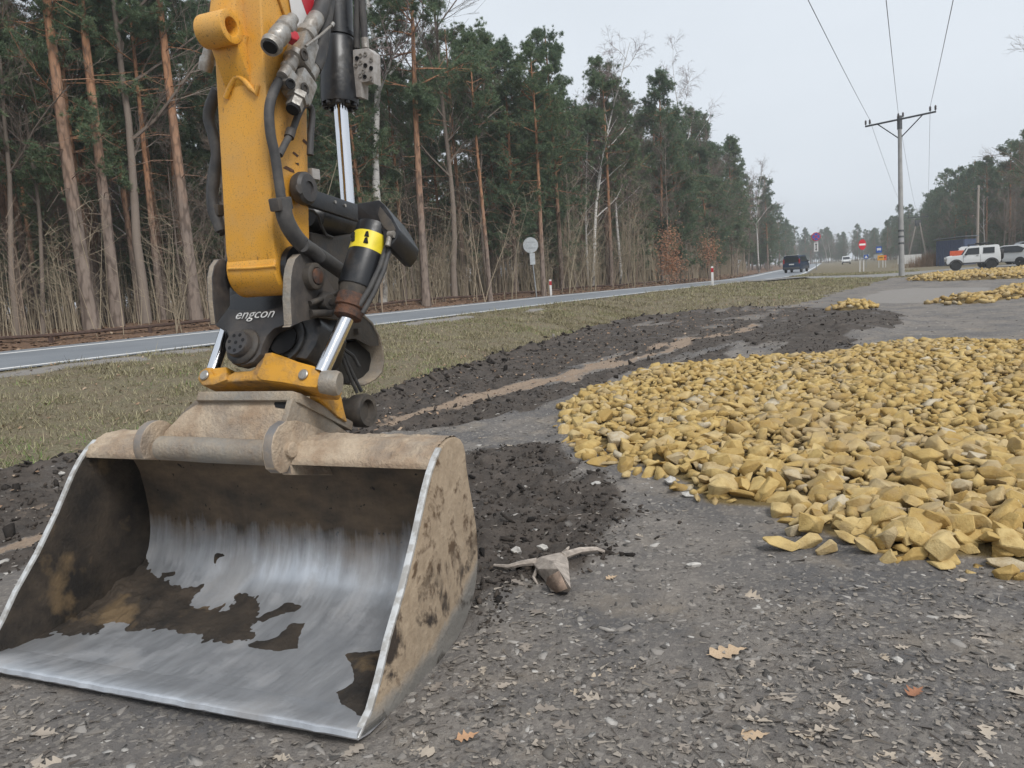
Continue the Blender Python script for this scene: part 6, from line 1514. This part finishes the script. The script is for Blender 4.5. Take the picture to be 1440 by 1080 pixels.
# dry brown reeds left of the off-roader
def reeds():
    rr = random.Random(9); c = at(1314, 375, 82.); V = []; Fc = []; off = 0; ex = Vector((math.cos(face(c)), math.sin(face(c)), 0)); ey = Vector((-ex.y, ex.x, 0))
    for k in range(2600):
        b = ex*rr.gauss(0, 1.1)+ey*rr.gauss(0, .6); h = rr.uniform(.9, 1.75)*(1-.12*abs(b.x)); q = b+Vector((rr.gauss(0, .18), rr.gauss(0, .18), h)); s = ex*.012
        V += [b-s, b+s, q]; Fc.append((off, off+1, off+2)); off += 3
    me = np_mesh('dry_bush', np.array([tuple(v) for v in V]), np.array(Fc)); o = link('dry_bush', me, None, M['reed']); o.location = c; tag(o, 'dense dry brown bush beside the blue grey shed', 'bush')
reeds()
# ------------------------------------------------------------------ vehicles (front towards -x, built at the ground)
def wheel(root, x, y, r, w, rim='rim'):
    t = MB().lathe((x, y-w/2, r), (0, 1, 0), [(0, r*.62), (0, r*.93), (w*.12, r), (w*.88, r), (w, r*.93), (w, r*.62)], 26).obj('wheel', M['tyre'], root)
    s = -1 if y < 0 else 1
    MB().lathe((x, y+s*(w/2-.03), r), (0, s, 0), [(0, r*.62), (.012, r*.60), (.018, r*.2), (.03, r*.16)], 20).obj('rim', M[rim], t)
    for k in range(5):
        a = 2*math.pi*k/5; MB().box((x+math.cos(a)*r*.36, y+s*(w/2-.008), r+math.sin(a)*r*.36), (r*.48, .012, r*.13), Matrix.Rotation(-a, 3, 'Y')).obj('spoke', M['tyre'], t)
def slab(prof, w, tum=0.0):
    """side profile (x,z) extruded across the car with tumblehome above the belt line"""
    mb = MB(); n = len(prof); P = []
    for s in (-1, 1):
        for x, z, k in prof: P.append((x, s*(w/2-tum*k), z))
    mb.add(P, [tuple(range(n)), tuple(range(2*n-1, n-1, -1))]+[(i, n+i, n+(i+1) % n, (i+1) % n) for i in range(n)]); return mb
def side_glass(root, pts, w, tum, mat='glass', name='window'):
    for s in (-1, 1):
        mb = MB(); mb.add([(x, s*(w/2-tum*k+.022), z) for x, z, k in pts]+[(x, s*(w/2-tum*k-.02), z) for x, z, k in pts], [tuple(range(len(pts)))]+[(i, (i+1) % len(pts), len(pts)+(i+1) % len(pts), len(pts)+i) for i in range(len(pts))]); mb.obj(name, M[mat], root, 0)
def offroader():
    p = (gz(1345, 379.5, .12)+gz(1392, 377.5, .12))/2; p.z = zg(p.x, p.y)+.02
    a = gz(1345, 379.5, .12); b = gz(1392, 377.5, .12); d = (b-a); rz = face(p)+.06
    r = empty('offroad_car', p, rz, 'small boxy white off-road car with roof rack and black wheel arches', 'car'); W_ = 1.6; T = .10
    prof = [(-1.72, .48, 0), (-1.75, .62, 0), (-1.70, .98, 0), (-1.62, 1.05, .1), (-.72, 1.10, .2), (-.42, 1.62, 1), (-.30, 1.70, 1), (1.45, 1.74, 1), (1.58, 1.68, .9), (1.68, 1.10, .2), (1.70, .62, 0), (1.66, .46, 0)]
    body = slab(prof, W_, T).obj('body', M['carwhite'], r, .03, seg=2)
    side_glass(r, [(-.60, 1.12, .25), (-.36, 1.57, .95), (.34, 1.60, .95), (.34, 1.12, .25)], W_, T); side_glass(r, [(.58, 1.16, .3), (.58, 1.58, .95), (1.30, 1.58, .95), (1.30, 1.16, .3)], W_, T)
    MB().add([(-.735, -.64, 1.13), (-.735, .64, 1.13), (-.45, .60, 1.60), (-.45, -.60, 1.60)], [(0, 1, 2, 3)]) ; m = MB(); m.v = [(-.745, -.64, 1.13), (-.745, .64, 1.13), (-.46, .60, 1.60), (-.46, -.60, 1.60)]; m.f = [(0, 1, 2, 3)]; m.mi = [0]; m.obj('windscreen', M['glass'], r, 0, False)
    for x in (-1.12, 1.12):
        for y in (-.72, .72):
            wheel(r, x, y, .36, .20, 'rimdark')
            pts = [(x+.47*math.cos(t), .36+.47*math.sin(t)) for t in np.linspace(math.pi*.98, .02*math.pi, 12)]+[(x+.37*math.cos(t), .36+.37*math.sin(t)) for t in np.linspace(.02*math.pi, math.pi*.98, 12)]
            mb = MB(); s = 1 if y > 0 else -1; mb.prism([(q[0], s*.79, q[1]) for q in pts], (0, s*.07, 0)); mb.obj('wheel_arch', M['trim'], r, .006)
    MB().box((0, 0, .50), (1.5, 1.62, .10)).obj('sill', M['trim'], r, .02); MB().box((-1.74, 0, .55), (.14, 1.55, .22)).obj('bumper', M['trim'], r, .03); MB().box((1.72, 0, .55), (.12, 1.5, .2)).obj('bumper', M['trim'], r, .03)
    MB().lathe((1.70, .0, 1.02), (1, 0, 0), [(0, .34), (.05, .37), (.18, .37), (.22, .3)], 26).obj('spare_wheel', M['tyre'], r)
    rack = MB()
    for y in (-.6, 0, .6): rack.box((.45, y, 1.83), (1.6, .04, .05))
    for x in (-.3, .45, 1.2): rack.box((x, 0, 1.80), (.05, 1.3, .04)); rack.box((x, .55, 1.76), (.05, .05, .12)); rack.box((x, -.55, 1.76), (.05, .05, .12))
    rk = rack.obj('roof_rack', M['carblack'], r); MB().box((.55, 0, 1.90), (.9, .8, .08)).obj('roof_load', M['carblack'], rk, .02)
    for y in (-.55, .55): MB().lathe((-1.71, y, .88), (-1, 0, 0), [(0, .11), (.02, .10)], 16).obj('headlight', M['lamp_white'], r)
    for y in (-.84, .84): MB().box((-.48, y, 1.18), (.10, .14, .18)).obj('mirror', M['carblack'], r, .02); MB().box((.22, y*.965, 1.02), (.14, .02, .03)).obj('door_handle', M['trim'], r)
    for x in (-.66, .42):
        for y in (-.802, .802): MB().box((x, y, .82), (.012, .006, .56)).obj('door_gap', M['trim'], r)
offroader()
def suv():
    a = gz(1407, 376.2, .12); b = gz(1433, 374.2, .12); p = (a+b)/2+Vector((1.2, 2.2, 0)); p.z = zg(p.x, p.y)+.02; d = (b-a); rz = face(p)-.45
    r = empty('estate_car', p, rz, 'white sport utility car parked behind the small off-roader', 'car'); W_ = 1.82; T = .16
    prof = [(-2.2, .40, 0), (-2.24, .62, 0), (-2.1, .86, 0), (-1.2, 1.02, .1), (-.55, 1.46, 1), (.1, 1.62, 1), (1.2, 1.62, 1), (1.85, 1.52, 1), (2.12, 1.10, .2), (2.22, .95, 0), (2.2, .48, 0), (2.1, .36, 0)]
    slab(prof, W_, T).obj('body', M['carwhite'], r, .05, seg=2)
    side_glass(r, [(-.95, 1.06, .15), (-.45, 1.42, .9), (.15, 1.55, .95), (1.1, 1.55, .95), (1.62, 1.34, .6), (1.45, 1.08, .2)], W_, T)
    m = MB(); m.v = [(2.14, -.72, 1.12), (2.14, .72, 1.12), (1.90, .66, 1.48), (1.90, -.66, 1.48)]; m.f = [(0, 1, 2, 3)]; m.mi = [0]; m.obj('rear_window', M['glass'], r, 0, False)
    for x in (-1.38, 1.35):
        for y in (-.84, .84): wheel(r, x, y, .36, .22)
    for y in (-.74, .74): MB().box((2.20, y, .98), (.08, .4, .12)).obj('tail_light', M['lamp_red'], r, .02); MB().box((-2.2, y, .76), (.1, .34, .12)).obj('headlight', M['lamp_white'], r, .02)
    MB().box((2.22, 0, .48), (.08, 1.6, .2)).obj('bumper', M['trim'], r, .02); MB().box((2.25, 0, .82), (.02, .52, .11)).obj('number_plate', M['plate'], r)
    MB().box((0, 0, .42), (2.2, 1.80, .12)).obj('sill', M['trim'], r, .02)
suv()
def rescue_car():
    p = at(1363, 372, 74.); rz = face(p)+.12; r = empty('service_car', p, rz, 'white car with orange red side stripe behind the small off-roader', 'car'); W_ = 1.8; T = .14
    prof = [(-2.0, .40, 0), (-2.05, .70, 0), (-1.9, .95, 0), (-1.35, 1.05, .1), (-.9, 1.65, 1), (-.6, 1.82, 1), (1.7, 1.82, 1), (2.0, 1.7, .9), (2.08, 1.0, .1), (2.05, .42, 0)]
    slab(prof, W_, T).obj('body', M['carwhite'], r, .05); MB().box((.1, -.885, 1.24), (3.3, .04, .48)).obj('side_stripe', M['orange'], r); MB().box((.1, .885, 1.24), (3.3, .04, .48)).obj('side_stripe', M['orange'], r)
    m = MB(); m.v = [(-1.37, -.74, 1.08), (-1.37, .74, 1.08), (-.93, .7, 1.64), (-.93, -.7, 1.64)]; m.f = [(0, 1, 2, 3)]; m.mi = [0]; m.obj('windscreen', M['glass'], r, 0, False)
    for x in (-1.25, 1.3):
        for y in (-.82, .82): wheel(r, x, y, .33, .2)
    for y in (-.7, .7): MB().box((-2.0, y, .82), (.12, .3, .14)).obj('headlight', M['lamp_white'], r)
rescue_car()
def van(px, py, D, rz, label, mat, name='van'):
    p = dep(px, py, D); s_, n_ = road_sn(np.array([p.x]), np.array([p.y])); z = float(z_road(s_[0])) if n_[0] > -.3 else zg(p.x, p.y); p.z = z+.01
    r = empty(name, p, rz, label, 'van'); W_ = 1.95; T = .12
    prof = [(-2.4, .38, 0), (-2.45, .75, 0), (-2.25, 1.02, 0), (-1.75, 1.15, .1), (-1.05, 1.82, 1), (-.7, 1.93, 1), (2.1, 1.95, 1), (2.36, 1.85, .9), (2.46, 1.10, .1), (2.46, .42, 0), (2.4, .34, 0)]
    slab(prof, W_, T).obj('body', M[mat], r, .06, seg=2)
    m = MB(); m.v = [(2.475, -.82, 1.16), (2.475, .82, 1.16), (2.39, .76, 1.78), (2.39, -.76, 1.78)]; m.f = [(0, 1, 2, 3)]; m.mi = [0]; m.obj('rear_window', M['glass'], r, 0, False)
    side_glass(r, [(-1.3, 1.24, .2), (-.92, 1.74, .9), (2.05, 1.76, .9), (2.12, 1.24, .2)], W_, T)
    m = MB(); m.v = [(-1.78, -.8, 1.18), (-1.78, .8, 1.18), (-1.1, .74, 1.8), (-1.1, -.74, 1.8)]; m.f = [(0, 1, 2, 3)]; m.mi = [0]; m.obj('windscreen', M['glass'], r, 0, False)
    for y in (-.86, .86):
        MB().box((2.45, y, 1.28), (.10, .16, .52)).obj('tail_light', M['lamp_red'], r, .02); MB().box((-2.38, y*.85, .86), (.12, .36, .2)).obj('headlight', M['lamp_white'], r, .02)
        for x in (-1.5, 1.45): wheel(r, x, y, .34, .22)
    MB().box((2.47, 0, .95), (.03, .55, .13)).obj('number_plate', M['plate'], r); MB().box((2.45, 0, .52), (.12, 1.8, .26)).obj('bumper', M['trim'], r, .03); MB().box((-2.42, 0, .52), (.12, 1.8, .26)).obj('bumper', M['trim'], r, .03)
    MB().box((2.2, 0, 1.97), (.5, 1.4, .03)).obj('roof_spoiler', M['carwhite'] if mat == 'carblue' else M[mat], r, .01)
    for y in (-1.03, 1.03): MB().box((-1.35, y, 1.25), (.12, .16, .24)).obj('mirror', M['carblack'], r, .03)
def heading(s): return math.pi/2-hd(s)+math.pi
van(1120, 384, 90., heading(90)-.18, 'dark blue van driving away on the main road', 'carblue')
van(1190, 376.5, 190., heading(150)+math.pi, 'small pale van far down the road between the forests', 'carwhite')
van(1452, 373, 66., face(dep(1452, 373, 66.))+.3, 'black van parked beyond the white cars', 'carblack')
# rusty rail along the forest edge
def rail():
    mb = MB(); S = np.arange(-40, 75, 3.0); pts = []
    for s in S: x, y = road_pt(s, 9.3); pts.append((float(x), float(y), zat(float(x), float(y), False)+.20))
    r_ = MB().tube(pts, .05, 6).obj('guard_rail', M['rail']); tag(r_, 'rusty low rail running along the forest edge behind the road', 'rail')
    for i, p in enumerate(pts[::1]): MB().box((p[0], p[1], p[2]-.14), (.10, .10, .3)).obj('rail_post', M['rail'], r_)
rail()
# ------------------------------------------------------------------ damp air
def haze():
    o = MB().box((0, 0, 11.5), (2000, 2000, 27)).obj('haze', None if False else [], None, 0, False)
    m = bpy.data.materials.new('damp_air'); m.use_nodes = True; n = m.node_tree.nodes; n.clear()
    v = n.new('ShaderNodeVolumePrincipled'); v.inputs['Color'].default_value = (.86, .90, .95, 1); v.inputs['Density'].default_value = 0.00085; v.inputs['Anisotropy'].default_value = 0.2
    out = n.new('ShaderNodeOutputMaterial'); m.node_tree.links.new(v.outputs[0], out.inputs['Volume'])
    o.data.materials.append(m); tag(o, 'thin damp winter haze over the whole place', 'haze', None, 'stuff')
haze()
